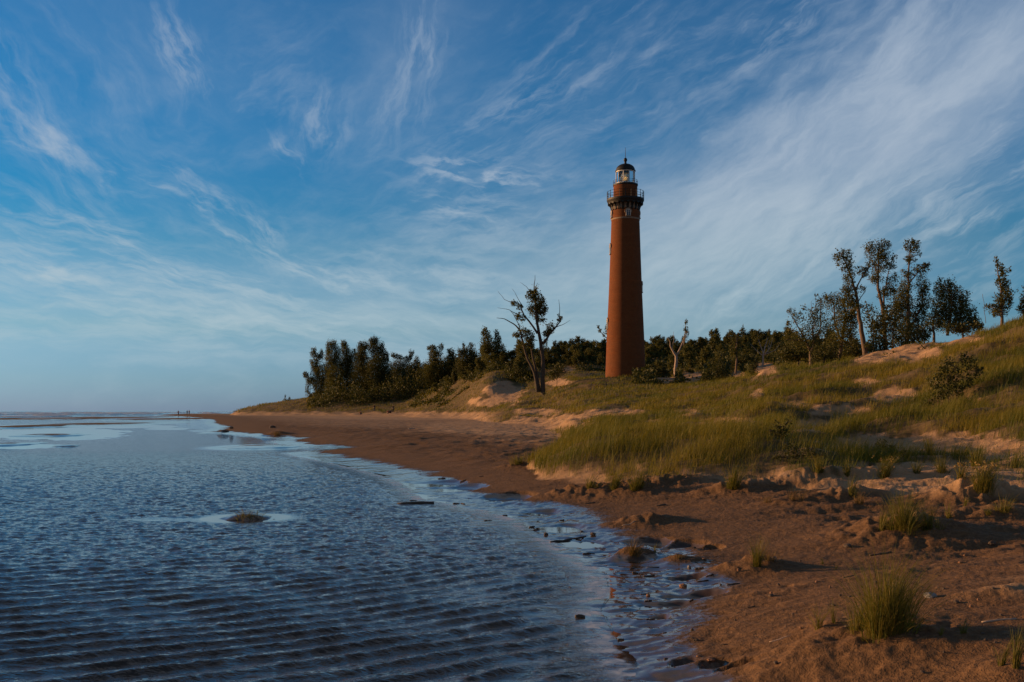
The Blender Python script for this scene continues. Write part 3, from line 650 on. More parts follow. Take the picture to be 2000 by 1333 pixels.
        m = MB(); m.ribbon_xz([(w * 1.75, sp - w * .5)] + arc(w * 1.75) + [(-w * 1.75, sp - w * .5)], [(w * 1.2, sp - w * .5)] + arc(w * 1.2) + [(-w * 1.2, sp - w * .5)], place, -.25, .12); m.build('hood_mould', M_STONE, win)
        m = MB(); m.ribbon_xz([(w * 1.15, z0)] + arc(w * 1.15) + [(-w * 1.15, z0)], [(w * .88, z0)] + arc(w * .88) + [(-w * .88, z0)], place, -.2, .12)
        m.box(place(0, (z0 + sp + w) / 2, .08), w * .16, .08, sp + w - z0, t, n); m.box(place(0, sp, .075), w * 1.8, .06, w * .14, t, n); m.build('frame', M_WHITE, win)
        m = MB(); m.box(place(0, z0 - .06, .02), w * 2.6, .3, .12, t, n); m.build('sill', M_STONE, win)
    for base in (fcam + R(11.5), fcam - R(78), fcam + R(101), fcam + R(192)): window(base, 414.5, 426.5, 4.0, 27.0)
    window(fcam - R(79), 479, 497, 3.9, 29.2); window(fcam - R(79), 624, 643, 4.2, 34.8); window(fcam + R(101), 552, 571, 4.0, 31.6)
    return root

m_, B_, P_, O_ = mat('lens_glass'); P_.inputs['Base Color'].default_value = (.80, .72, .58, 1); P_.inputs['Roughness'].default_value = .12; P_.inputs['Transmission Weight'].default_value = .75; P_.inputs['IOR'].default_value = 1.3; M_LENS = m_
m_, B_, P_, O_ = mat('brass'); P_.inputs['Base Color'].default_value = (.5, .32, .12, 1); P_.inputs['Metallic'].default_value = 1; P_.inputs['Roughness'].default_value = .35; M_BRASS = m_
m_, B_, P_, O_ = mat('lamp_glow'); P_.inputs['Base Color'].default_value = (.9, .6, .3, 1); P_.inputs['Emission Color'].default_value = (1, .6, .22, 1); P_.inputs['Emission Strength'].default_value = .7; M_LAMP = m_
lighthouse()


# ------------------------------------------------------------------ trees and shrubs
def leaf_mesh(name, P, size, up=.0, wind=(.35, 0, .2)):
    """one small folded blade per point"""
    n = len(P); d = rng.normal(size=(n, 3)); d[:, 2] += up; d += np.array(wind); d /= np.linalg.norm(d, axis=1)[:, None]
    e = np.cross(d, rng.normal(size=(n, 3))); e /= np.linalg.norm(e, axis=1)[:, None] + 1e-9
    L = (size * rng.uniform(.6, 1.35, n))[:, None]
    V = np.stack([P - d * L * .5, P + e * L * .33, P + d * L * .55, P - e * L * .33], 1).reshape(-1, 3)
    me = mesh_np(name, V, np.arange(4 * n).reshape(-1, 4))
    t = np.clip(rng.normal(.45, .28, n), 0, 1); attr(me, 'tint', np.repeat(t, 4)); return me

def blob_points(blobs, per, clump=.34):
    """leaf positions: each blob (x, z, rx, rz, ry, y) is filled with loose clumps that leave gaps"""
    out = []
    for x, z, rx, rz, ry, y, dens in blobs:
        k = max(4, int(per * dens)); nc = max(4, int(5 + k / 26))
        u = rng.normal(size=(nc, 3)); u /= np.linalg.norm(u, axis=1)[:, None]; u *= rng.uniform(.25, 1.0, nc)[:, None] ** .55
        c = u * np.array([rx, ry, rz]) * .88
        w = rng.uniform(.3, 1.5, nc); pick = rng.choice(nc, k, p=w / w.sum())
        q = c[pick] + rng.normal(size=(k, 3)) * np.array([rx, ry, rz]) * clump * np.array([.62, .62, .78])
        # a quarter of the leaves ride on sprigs that stand out of the clump
        ns = max(3, nc // 2); sd = rng.normal(size=(ns, 3)) * [.8, .8, .5] + [.15, 0, .75]; sd /= np.linalg.norm(sd, axis=1)[:, None]
        o0 = rng.normal(size=(ns, 3)); o0 /= np.linalg.norm(o0, axis=1)[:, None]; o0 *= np.array([rx, ry, rz]) * .75
        sel = rng.uniform(size=k) < .27; pk = rng.integers(0, ns, k); ln = rng.uniform(0, 1, k) ** .8 * (.35 + .65 * rng.uniform(size=ns))[pk] * min(rx, rz) * 1.15
        q2 = o0[pk] + sd[pk] * ln[:, None] + rng.normal(size=(k, 3)) * min(rx, rz) * .07
        q = np.where(sel[:, None], q2, q); out.append(q + np.array([x, y, z]))
    return np.concatenate(out)

def grow(bl, k): return [(b[0], b[1], b[2] * k, b[3] * k) + tuple(b[4:]) for b in bl]
def tree(name, label, cat, base, Y, limbs, blobs, per=1.0, leaf=.16, lm=None, bm=None, group=None, tr=.14, depth=.8):
    """base px/py of the foot; limbs as polylines and blobs as ellipses in photo pixels around it, at distance Y"""
    lm = lm or M_LEAF; bm = bm or M_BARK; s = Y / F; bx, by = base
    X = PX(bx, Y); zg = float(height(np.array([X]), np.array([Y]), False)[0]); z0 = EYE + (HZ - by) * s
    root = empty(name, (X, Y, zg), label, cat, group); dz = z0 - zg
    loc = lambda px, py, y=0.0: Vector(((px - bx) * s, y, (by - py) * s + dz))
    blobs = grow(blobs, 1.14) if cat == 'tree' else blobs
    B = []
    for b in blobs:
        px, py, rx, ry = b[:4]; dens = b[4] if len(b) > 4 else 1.0
        p = loc(px, py); B.append((p.x, p.z, rx * s, ry * s, min(rx, ry * 1.3) * s * depth * 1.1, rng.normal() * rx * s * .25, dens * rx * ry * s * s * 22.0 / leaf ** 2 * per))
    m = MB()
    if not limbs: limbs = [[(bx, by, tr / s * .9), (bx, min(p[1] for p in blobs) * .5 + by * .5, tr / s * .5)]]
    lines = []
    for li, line in enumerate(limbs):
        off = 0 if li == 0 else rng.normal() * .35; n = len(line)
        pts = [loc(px, py, off * i / max(n - 1, 1) + rng.normal() * .04) for i, (px, py, _) in enumerate(line)]; rad = [max(w * s, .012) for *_, w in line]
        if li == 0: pts = [pts[0] + Vector((0, 0, -dz - .5))] + pts; rad = [rad[0] * 1.25] + rad
        # finer, slightly crooked limb
        P2, R2 = [], []
        for i in range(len(pts) - 1):
            for f in (0, .34, .67):
                q = pts[i].lerp(pts[i + 1], f); L = (pts[i + 1] - pts[i]).length
                if f: q += Vector(rng.normal(size=3)) * L * .02
                P2.append(q); R2.append(rad[i] * (1 - f) + rad[i + 1] * f)
        P2.append(pts[-1]); R2.append(rad[-1]); m.tube(P2, R2, 7); lines.append((P2, R2))
    # branches carrying each clump
    allp = [(p, r_) for P2, R2 in lines for p, r_ in zip(P2, R2)]
    for bxx, bz, rx, rz, ry, y, _ in B:
        for k in range(3):
            c = Vector((bxx + rng.normal() * rx * .4, y + rng.normal() * ry * .4, bz + rng.normal() * rz * .4))
            cand = [(q, r_) for q, r_ in allp if q.z < c.z + .1] or allp
            q, r_ = min(cand, key=lambda a: (a[0] - c).length + max(0, a[0].z - c.z) * 2)
            mid = q.lerp(c, .5) + Vector((rng.normal() * .05, rng.normal() * .05, .06)) * (c - q).length
            m.tube([q, mid, c], [min(r_ * .6, .06), min(r_ * .4, .04), .010], 5)
    m.build('trunk', bm, root, True)
    if blobs:
        P = blob_points(B, 1.0); obj('crown', leaf_mesh('crown', P, leaf), lm, root)
    return root

G_R = 'cottonwood trees on the sandy rise at the right'
tree('cottonwood_tree', 'airy low cottonwood with pale crooked trunk, leftmost of the cottonwoods on the right rise', 'tree', (1584, 712), 86,
     [[(1584, 712, 4), (1583, 690, 3.2), (1590, 668, 2.4), (1586, 640, 1.4)], [(1583, 685, 2.4), (1570, 660, 1.6), (1550, 625, .8)], [(1588, 670, 2), (1604, 640, 1.2), (1606, 590, .6)], [(1570, 660, 1), (1545, 645, .5)], [(1590, 650, .6), (1583, 590, .3)], [(1592, 650, .6), (1594, 578, .25)]],
     [(1572, 662, 30, 20, .8), (1560, 622, 14, 12, .5), (1545, 608, 10, 6, .6), (1540, 640, 9, 12, .45), (1535, 660, 7, 12, .5), (1600, 640, 26, 22, .8), (1606, 592, 9, 16, .5), (1590, 612, 14, 16, .5), (1595, 680, 22, 14, .7), (1568, 602, 5, 5, .7), (1594, 578, 4, 4, .6)], leaf=.125, group=G_R)
tree('cottonwood_tree', 'dark multi-stemmed cottonwood leaning behind the tallest leaning trunk on the right', 'tree', (1638, 706), 92,
     [[(1638, 706, 4), (1645, 660, 3), (1652, 620, 2), (1648, 585, 1)], [(1643, 670, 2), (1630, 630, 1.4), (1628, 595, .7)]],
     [(1632, 592, 22, 16, .9), (1618, 582, 8, 7), (1652, 610, 20, 22), (1636, 640, 24, 24), (1655, 650, 16, 22), (1630, 672, 18, 16), (1664, 622, 12, 14)], leaf=.125, group=G_R)
tree('cottonwood_tree', 'tall cottonwood with orange-lit trunk bending left at the top', 'tree', (1689, 696), 88,
     [[(1690, 697, 5.5), (1685, 660, 4.6), (1677, 620, 3.8), (1674, 585, 3), (1664, 545, 2), (1652, 515, 1.2), (1642, 495, .6)], [(1672, 565, 1.6), (1685, 535, .9), (1697, 522, .5)], [(1675, 590, 1.6), (1655, 572, .8)], [(1676, 590, 1), (1688, 568, .5)]],
     [(1640, 500, 13, 9), (1650, 498, 9, 9), (1654, 515, 11, 16), (1658, 545, 11, 18), (1662, 570, 13, 14), (1684, 530, 14, 8), (1694, 522, 6, 9, .8), (1690, 538, 7, 5, .8), (1645, 525, 6, 6, .6), (1635, 515, 6, 8, .4), (1684, 565, 9, 6, .7), (1648, 570, 9, 8, .7), (1655, 590, 14, 14), (1668, 600, 12, 12, .8)], leaf=.12, group=G_R)
tree('cottonwood_tree', 'tall cottonwood with straight trunk and broad ragged top, between the two other tall ones', 'tree', (1729, 682), 90,
     [[(1729, 683, 4.6), (1728, 640, 3.8), (1723, 600, 3.2), (1714, 562, 2.4), (1716, 520, 1.6), (1718, 482, .7)], [(1727, 625, 2.4), (1727, 575, 1.6), (1735, 545, 1), (1742, 515, .5)], [(1715, 540, 1), (1700, 500, .6), (1694, 488, .4)]],
     [(1699, 484, 11, 11, .9), (1718, 484, 13, 14), (1714, 500, 18, 13), (1736, 480, 6, 8, .7), (1728, 500, 10, 10), (1720, 520, 16, 13), (1712, 545, 14, 13), (1747, 502, 6, 6, .7), (1740, 518, 10, 9, .8), (1750, 540, 6, 7, .8), (1740, 550, 10, 10, .8), (1735, 570, 13, 12, .9), (1722, 575, 10, 10, .8), (1703, 515, 8, 7, .6), (1745, 565, 7, 8, .7)], leaf=.12, group=G_R)
tree('cottonwood_tree', 'tall dark cottonwood with one branch thrown out to the right near its top', 'tree', (1776, 684), 92,
     [[(1772, 686, 4.6), (1774, 640, 3.8), (1773, 590, 3), (1774, 545, 2), (1776, 505, 1.2), (1781, 472, .5)], [(1775, 555, 1.4), (1790, 532, 1), (1812, 514, .5)], [(1778, 640, 2.4), (1800, 600, 1.5), (1804, 560, .7)]],
     [(1780, 472, 6, 8), (1784, 486, 11, 12), (1769, 482, 6, 9), (1778, 504, 12, 9), (1792, 476, 4, 6, .7), (1795, 497, 5, 6, .5), (1796, 526, 18, 8, 1.2), (1809, 517, 7, 5, 1.2), (1780, 538, 8, 8), (1766, 535, 7, 9, .7), (1768, 562, 14, 14), (1760, 585, 18, 18, 1.1), (1772, 605, 22, 24, 1.2), (1800, 560, 12, 22, 1.1), (1802, 590, 12, 22, 1.1), (1798, 620, 14, 22, 1.1), (1765, 640, 24, 22, 1.1), (1792, 650, 16, 16), (1747, 605, 14, 16, .9)], leaf=.12, group=G_R)
tree('cottonwood_tree', 'bushy full cottonwood clump with brush-like tips, standing on bare sand at the right', 'tree', (1850, 655), 86,
     [[(1824, 660, 2.6), (1823, 635, 2), (1830, 600, 1.2)], [(1850, 656, 3), (1856, 620, 2), (1856, 575, 1)], [(1870, 650, 3), (1880, 610, 2), (1885, 580, 1)]],
     [(1833, 566, 10, 20, 1.1), (1848, 572, 12, 22, 1.1), (1860, 570, 9, 22, 1.1), (1868, 582, 12, 20, 1.1), (1884, 590, 11, 22, 1.1), (1835, 600, 18, 20, 1.1), (1858, 610, 22, 22, 1.2), (1880, 618, 18, 22, 1.1), (1825, 625, 14, 18), (1850, 632, 24, 16, 1.2), (1885, 635, 22, 16, 1.1), (1905, 630, 10, 12), (1898, 615, 8, 14)], leaf=.115, group=G_R)
tree('cottonwood_tree', 'slender isolated columnar cottonwood near the right end of the dune crest', 'tree', (1957, 628), 66,
     [[(1957, 630, 3), (1956, 600, 2.4), (1954, 565, 1.8), (1948, 530, 1), (1947, 505, .4)], [(1956, 608, 1), (1938, 598, .7)], [(1925, 632, .5), (1922, 600, .35), (1918, 575, .2)]],
     [(1946, 508, 4, 8), (1950, 524, 7, 10), (1956, 532, 8, 9), (1970, 528, 6, 5, .8), (1955, 552, 11, 13), (1964, 558, 9, 12), (1960, 578, 15, 15, 1.1), (1966, 592, 11, 14), (1950, 590, 10, 12), (1936, 600, 15, 6), (1958, 606, 18, 10, 1.1), (1944, 612, 8, 8, .7)], leaf=.10, group=G_R)
tree('cottonwood_tree', 'leafy treetop cut by the right edge of the photo on the dune crest', 'tree', (1999, 622), 66,
     [[(2000, 624, 2.4), (2000, 590, 1.5), (2002, 560, .6)]], [(1998, 592, 8, 14), (2004, 570, 8, 18), (1992, 606, 8, 8), (2006, 600, 12, 14)], leaf=.10, group=G_R)
for nm, lab, b, Y, bl in [
        ('low dark thicket tree between the two leftmost cottonwoods on the right', 0, (1610, 700), 84, [(1612, 690, 22, 16), (1630, 698, 16, 10), (1600, 702, 14, 10)]),
        ('round black-green bush in front of the sky gap left of the tall leaning trunk', 0, (1664, 704), 96, [(1662, 686, 24, 20, 1.3), (1676, 694, 14, 14, 1.3), (1650, 696, 14, 12, 1.3), (1660, 655, 4, 8, .5)]),
        ('leafy undergrowth tree right of the tall leaning trunk', 0, (1706, 690), 87, [(1700, 625, 16, 20, .8), (1690, 600, 9, 10, .6), (1708, 650, 16, 18, .9), (1700, 672, 10, 10, .7)]),
        ('leafy undergrowth tree under the straight tall cottonwood', 0, (1745, 686), 88, [(1740, 612, 16, 20, .9), (1742, 640, 20, 22, 1), (1752, 665, 18, 16, 1), (1720, 640, 12, 20, .8)]),
        ('dense undergrowth tree filling the gap beneath the dark tall cottonwood', 0, (1785, 682), 84, [(1770, 655, 20, 18), (1795, 660, 16, 16), (1780, 672, 22, 10), (1812, 648, 10, 22)]),
        ('low dense undergrowth tree at the foot of the straight tall cottonwood', 0, (1722, 694), 84, [(1716, 672, 16, 14), (1732, 678, 14, 10), (1708, 684, 12, 8)]),
        ('dark low undergrowth tree below the bushy full cottonwood clump', 0, (1880, 655), 80, [(1865, 642, 22, 10), (1890, 642, 24, 10), (1910, 640, 12, 10)]),
        ('low spreading bush beneath the pale-trunked cottonwood at the edge of the grass', 0, (1560, 716), 88, [(1555, 688, 24, 16, 1.1), (1540, 700, 20, 12, 1.1), (1575, 700, 18, 12), (1530, 690, 12, 14)])]:
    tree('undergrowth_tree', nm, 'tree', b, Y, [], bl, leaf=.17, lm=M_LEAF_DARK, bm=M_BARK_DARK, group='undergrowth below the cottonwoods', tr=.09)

# old half-dead tree left of the lighthouse
tree('old_cottonwood', 'half-dead cottonwood with several trunks and bare upper twigs left of the lighthouse', 'tree', (1056, 765), 145,
     [[(1061, 764, 4.6), (1060, 700, 4), (1056, 668, 3.4), (1051, 641, 2.8), (1046, 600, 2), (1043, 565, 1), (1045, 538, .3)],
      [(1051, 766, 4), (1044, 729, 2.8), (1027, 691, 2.2), (1017, 646, 1.7), (1003, 633, 1.2), (985, 623, .8), (970, 621, .4)],
      [(1054, 766, 3.6), (1049, 730, 2.4), (1041, 700, 1.9), (1034, 660, 1.2)], [(1060, 672, 2.6), (1078, 648, 1.8), (1093, 630, 1.2), (1093, 610, .6), (1091, 586, .25)], [(1085, 640, .9), (1104, 632, .4), (1114, 626, .2)],
      [(1050, 652, 2.2), (1024, 617, 1.5), (1012, 592, 1), (1003, 590, .6)], [(1010, 614, .9), (995, 606, .5), (972, 602, .22)], [(1013, 595, .8), (985, 585, .4), (972, 568, .2)], [(1022, 600, .8), (1014, 588, .5), (1000, 564, .2)], [(1040, 575, .7), (1028, 560, .4), (1016, 552, .2)], [(1044, 570, .5), (1050, 552, .25)], [(1016, 640, .9), (1003, 615, .5), (996, 606, .3)]],
     [(1044, 578, 9, 14, 1.1), (1054, 592, 11, 16, 1.1), (1037, 572, 8, 6), (1032, 582, 6, 9, .7), (1058, 606, 9, 12), (1044, 604, 13, 14, 1.1), (1052, 622, 8, 8), (1066, 604, 4, 8, .8), (1062, 626, 5, 6, .8), (1005, 593, 8, 5), (1014, 600, 6, 6), (1016, 620, 9, 8), (1008, 655, 8, 6), (1022, 650, 12, 9), (1034, 660, 9, 12), (1028, 672, 9, 9), (1040, 676, 5, 8, .8), (1066, 652, 7, 6), (1075, 640, 9, 9), (1070, 650, 6, 6), (1092, 622, 5, 8), (1064, 672, 6, 8, .7), (1068, 682, 5, 5, .5)], leaf=.2, per=1.35, bm=M_BARK_DARK)
tree('dead_tree', 'small pale dead tree forking in two with leaves only on its right tip', 'tree', (1320, 712), 150,
     [[(1320, 712, 3.2), (1321, 696, 2.8), (1315, 687, 2), (1310, 678, 1.6), (1309, 668, .9), (1304, 660, .3)], [(1321, 696, 2.2), (1328, 682, 1.5), (1334, 668, 1.2), (1339, 650, .8), (1340, 626, .35)], [(1334, 676, .8), (1338, 660, .6), (1344, 645, .3)], [(1312, 682, .8), (1316, 664, .4), (1316, 648, .2)]],
     [(1340, 630, 2.6, 6), (1340, 644, 4.2, 9), (1338, 657, 3.5, 6, .7), (1344, 652, 2, 8, .6), (1343, 668, 3, 6, .6)], leaf=.16, bm=M_PALEBARK)
tree('cottonwood_tree', 'small leafy treetop with three plumes above the wooded hill right of the lighthouse', 'tree', (1438, 712), 140,
     [[(1438, 712, 2), (1438, 680, 1.5), (1440, 655, .6)]], [(1428, 652, 6, 6), (1434, 662, 6, 9), (1444, 662, 5, 9), (1450, 648, 4, 7), (1452, 640, 2, 4), (1440, 680, 11, 12), (1432, 690, 9, 10)], leaf=.2)
tree('bare_tree', 'leafless reddish many-stemmed tree in front of the wooded hill', 'tree', (1492, 702), 140,
     [[(1490, 704, 1.8), (1491, 690, 1.5), (1496, 672, .9), (1500, 660, .4)], [(1491, 690, 1.2), (1486, 675, .8), (1483, 662, .3)], [(1491, 695, 1.2), (1503, 680, .8), (1508, 662, .3)], [(1490, 695, 1), (1478, 685, .6), (1466, 672, .3)], [(1500, 684, .6), (1503, 665, .3)], [(1492, 694, .9), (1515, 684, .5), (1524, 672, .25)]], [], bm=M_PALEBARK)
tree('cottonwood_tree', 'leafy branches peeping out behind the left side of the lighthouse', 'tree', (1192, 722), 172,
     [[(1195, 724, 2.4), (1192, 690, 1.8), (1186, 662, 1.1), (1176, 652, .7), (1168, 641, .3)], [(1187, 660, .8), (1184, 640, .3)]], [(1168, 640, 3, 4), (1172, 647, 4, 4), (1179, 654, 4, 4), (1184, 640, 3, 7), (1192, 650, 6, 14), (1200, 640, 8, 14)], leaf=.2)

# wood at the point of the shore
G_L = 'trees of the wood at the left end of the dunes'
for lab, b, Y, bl, lm in [
        ('leftmost shore tree leaning out over the grass with a drooping low branch', (606, 776), 285, [(597, 734, 5, 7), (604, 744, 7, 8), (600, 760, 4, 8, .7), (612, 690, 6, 9), (620, 700, 7, 8), (614, 712, 8, 10), (628, 692, 4, 9, .8), (618, 728, 8, 12), (630, 732, 12, 20), (624, 755, 12, 16), (604, 772, 5, 6, .6), (612, 745, 5, 8)], M_LEAF),
        ('shore tree with two plumed tops second from the left end of the wood', (648, 774), 282, [(642, 682, 6, 12), (652, 676, 7, 10), (660, 688, 6, 10), (647, 700, 11, 14), (658, 712, 12, 16), (645, 724, 10, 16), (655, 740, 14, 22), (643, 755, 10, 16)], M_LEAF),
        ('narrow pointed shore tree third from the left end of the wood', (675, 774), 284, [(672, 674, 6, 8), (675, 686, 8, 12), (682, 700, 10, 14), (672, 715, 12, 18), (685, 725, 12, 20), (676, 748, 16, 22), (692, 690, 4, 8, .8), (696, 700, 4, 10, .7)], M_LEAF),
        ('broad square-topped tall tree in the middle of the left wood', (712, 776), 278, [(704, 678, 5, 10), (712, 676, 7, 8), (708, 692, 11, 14), (702, 710, 10, 18), (714, 716, 14, 20), (708, 740, 18, 24), (720, 757, 14, 16)], M_LEAF_DARK),
        ('tallest tree of the left wood with a stepped ragged right side', (732, 776), 276, [(726, 668, 5, 7), (733, 668, 7, 9), (730, 682, 11, 12), (745, 682, 5, 12), (740, 696, 13, 16), (752, 696, 5, 12, .9), (757, 700, 3, 12, .8), (738, 718, 18, 20), (735, 742, 22, 22), (752, 735, 14, 22), (745, 760, 20, 14)], M_LEAF_DARK),
        ('twiggy thin flat-topped tree right of the tallest shore tree', (776, 776), 290, [(768, 694, 5, 4, .8), (776, 697, 8, 5, .8), (784, 700, 6, 5, .6), (802, 696, 4, 9, .8), (806, 690, 3, 5, .7), (795, 702, 7, 6, .7), (780, 720, 22, 14, 1.1), (775, 742, 22, 18, 1.1), (790, 755, 18, 16)], M_LEAF_DARK),
        ('dark rounded tree low in the middle of the left wood', (812, 772), 280, [(814, 706, 5, 8), (812, 724, 18, 14, 1.2), (805, 742, 20, 18, 1.2), (825, 740, 14, 18, 1.2), (815, 758, 18, 12)], M_LEAF_DARK),
        ('tree with an open leafy two-pronged top above the dark wood', (850, 762), 262, [(838, 680, 5, 4, .8), (845, 682, 7, 7), (862, 679, 5, 6, .9), (850, 692, 11, 9), (846, 706, 9, 12), (855, 715, 16, 14), (842, 730, 16, 18, 1.2), (860, 742, 18, 16, 1.2)], M_LEAF),
        ('small dark pointed tree between the two-pronged and the bushy crowns', (880, 755), 262, [(880, 688, 6, 6), (882, 700, 10, 10), (880, 718, 16, 16, 1.2), (886, 738, 18, 16, 1.2)], M_LEAF_DARK),
        ('bushy dark crown with little upright twigs at the right end of the left wood', (912, 744), 255, [(906, 676, 3, 6, .8), (919, 677, 5, 6, .8), (900, 690, 7, 8), (912, 690, 10, 9), (924, 694, 8, 10), (910, 708, 18, 14, 1.2), (905, 726, 18, 14, 1.2), (926, 716, 12, 14, 1.1)], M_LEAF_DARK),
        ('loose leafy tree with two tops left of the half-dead cottonwood', (955, 728), 215, [(946, 650, 6, 9), (950, 662, 9, 10), (971, 654, 5, 8), (972, 668, 7, 10), (960, 678, 16, 11), (948, 680, 9, 12), (975, 684, 12, 10), (962, 700, 18, 14, 1.2), (985, 695, 10, 10)], M_LEAF)]:
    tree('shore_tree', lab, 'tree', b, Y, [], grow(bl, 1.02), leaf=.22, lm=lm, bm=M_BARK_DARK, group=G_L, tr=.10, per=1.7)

# distant scrub trees covering the wooded hills: six kinds copied over the slopes
protos = []
for k in range(6):
    hgt = [3.6, 4.4, 5.4, 3.0, 4.8, 6.0][k]; wd = [2.2, 1.9, 1.7, 2.4, 2.6, 1.5][k]
    root = empty('hill_tree', (0, 0, 0)); m = MB(); m.tube([(0, 0, -.8), (.1, 0, hgt * .4), (.05, .1, hgt * .8)], [.14, .1, .03], 6)
    bl = []
    for j in range(7 + k):
        f = rng.uniform(.22, .95); w = wd * (1 - abs(f - .5) * 1.1) * .8 + .3
        bl.append((rng.normal() * wd * .32, hgt * f, w * .62, hgt * .15, w * .55, rng.normal() * wd * .3, 480)); m.tube([(.05, 0, hgt * f * .7), (bl[-1][0], bl[-1][5], hgt * f)], [.04, .012], 5)
    m.build('trunk', M_BARK_DARK, root, True); obj('crown', leaf_mesh('crown', blob_points(bl, 1.0), .24), M_LEAF_DARK if k % 2 else M_LEAF, root); protos.append(root)
used = set()
def place_hill(x, y, sc, kind):
    src = protos[kind]
    if kind in used:
        r_ = src.copy(); C.objects.link(r_)
        for ch in src.children:
            c = ch.copy(); C.objects.link(c); c.parent = r_
    else: r_ = src; used.add(kind)
    r_.location = on_ground(x, y); r_.rotation_euler = (0, 0, rng.uniform(0, 6.28)); r_.scale = (sc, sc, sc * rng.uniform(.85, 1.2)); return r_
HILL = []
for px in np.arange(775, 945, 13): HILL.append((px + rng.normal() * 4, 300 + rng.normal() * 10, rng.uniform(.95, 1.3), 'left'))
for px in np.arange(960, 1200, 8): HILL.append((px + rng.normal() * 4, rng.uniform(205, 232), rng.uniform(.6, 1.0), 'mid'))
for px in np.arange(845, 1000, 15): HILL.append((px + rng.normal() * 4, rng.uniform(222, 238) - (px - 845) * .18, rng.uniform(.45, .8), 'mid'))
for px in np.arange(1000, 1180, 17): HILL.append((px + rng.normal() * 5, rng.uniform(186, 204), rng.uniform(.45, .75), 'mid'))
for px, Yh, sc in [(1120, 226, .85), (1146, 230, 1.0), (1152, 236, .95), (1168, 232, 1.0), (1176, 226, .85), (1135, 228, .8)]: HILL.append((px, Yh, sc, 'mid'))
for px in np.arange(1256, 1560, 7): HILL.append((px + rng.normal() * 3, rng.uniform(222, 250), rng.uniform(.55, .85), 'right'))
for px in np.arange(1258, 1560, 11): HILL.append((px + rng.normal() * 4, rng.uniform(190, 220), rng.uniform(.5, .85), 'right'))
for px in np.arange(1258, 1560, 15): HILL.append((px + rng.normal() * 5, rng.uniform(160, 188), rng.uniform(.4, .75), 'right'))
for px in np.arange(1565, 1700, 12): HILL.append((px + rng.normal() * 4, rng.uniform(150, 215), rng.uniform(.55, .85), 'right'))
LAB = {'left': ('dark scrub tree at the back of the left wood, one of a merged row', 'scrub trees behind the left wood'),
       'mid': ('dark scrub tree on the ridge between the left wood and the lighthouse', 'scrub trees on the ridge left of the lighthouse'),
       'right': ('dark scrub tree on the wooded hill right of the lighthouse', 'scrub trees on the hill right of the lighthouse')}
for i, (px, Yh, sc, g) in enumerate(HILL):
    o = place_hill(PX(px, Yh), Yh, sc, i % 6); tag(o, LAB[g][0], 'tree', LAB[g][1])

def undergrowth():
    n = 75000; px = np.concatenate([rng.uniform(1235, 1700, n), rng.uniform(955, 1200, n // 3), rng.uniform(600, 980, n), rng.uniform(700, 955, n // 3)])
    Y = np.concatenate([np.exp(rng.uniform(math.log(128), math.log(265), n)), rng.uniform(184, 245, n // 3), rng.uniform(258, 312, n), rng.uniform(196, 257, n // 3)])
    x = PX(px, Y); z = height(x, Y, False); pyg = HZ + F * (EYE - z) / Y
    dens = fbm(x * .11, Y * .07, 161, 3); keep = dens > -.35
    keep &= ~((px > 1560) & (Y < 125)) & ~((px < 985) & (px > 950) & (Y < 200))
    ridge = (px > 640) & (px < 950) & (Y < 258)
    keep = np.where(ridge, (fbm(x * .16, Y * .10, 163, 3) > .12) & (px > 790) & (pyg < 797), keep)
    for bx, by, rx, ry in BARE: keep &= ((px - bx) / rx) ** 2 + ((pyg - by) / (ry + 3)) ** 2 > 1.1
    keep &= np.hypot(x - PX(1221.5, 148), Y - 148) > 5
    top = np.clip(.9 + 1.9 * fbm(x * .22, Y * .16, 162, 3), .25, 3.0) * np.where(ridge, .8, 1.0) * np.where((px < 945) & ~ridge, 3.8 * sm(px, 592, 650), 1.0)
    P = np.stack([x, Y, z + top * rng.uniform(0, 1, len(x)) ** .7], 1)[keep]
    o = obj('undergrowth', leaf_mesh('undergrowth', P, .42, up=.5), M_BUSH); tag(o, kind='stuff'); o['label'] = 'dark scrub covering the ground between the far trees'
undergrowth()

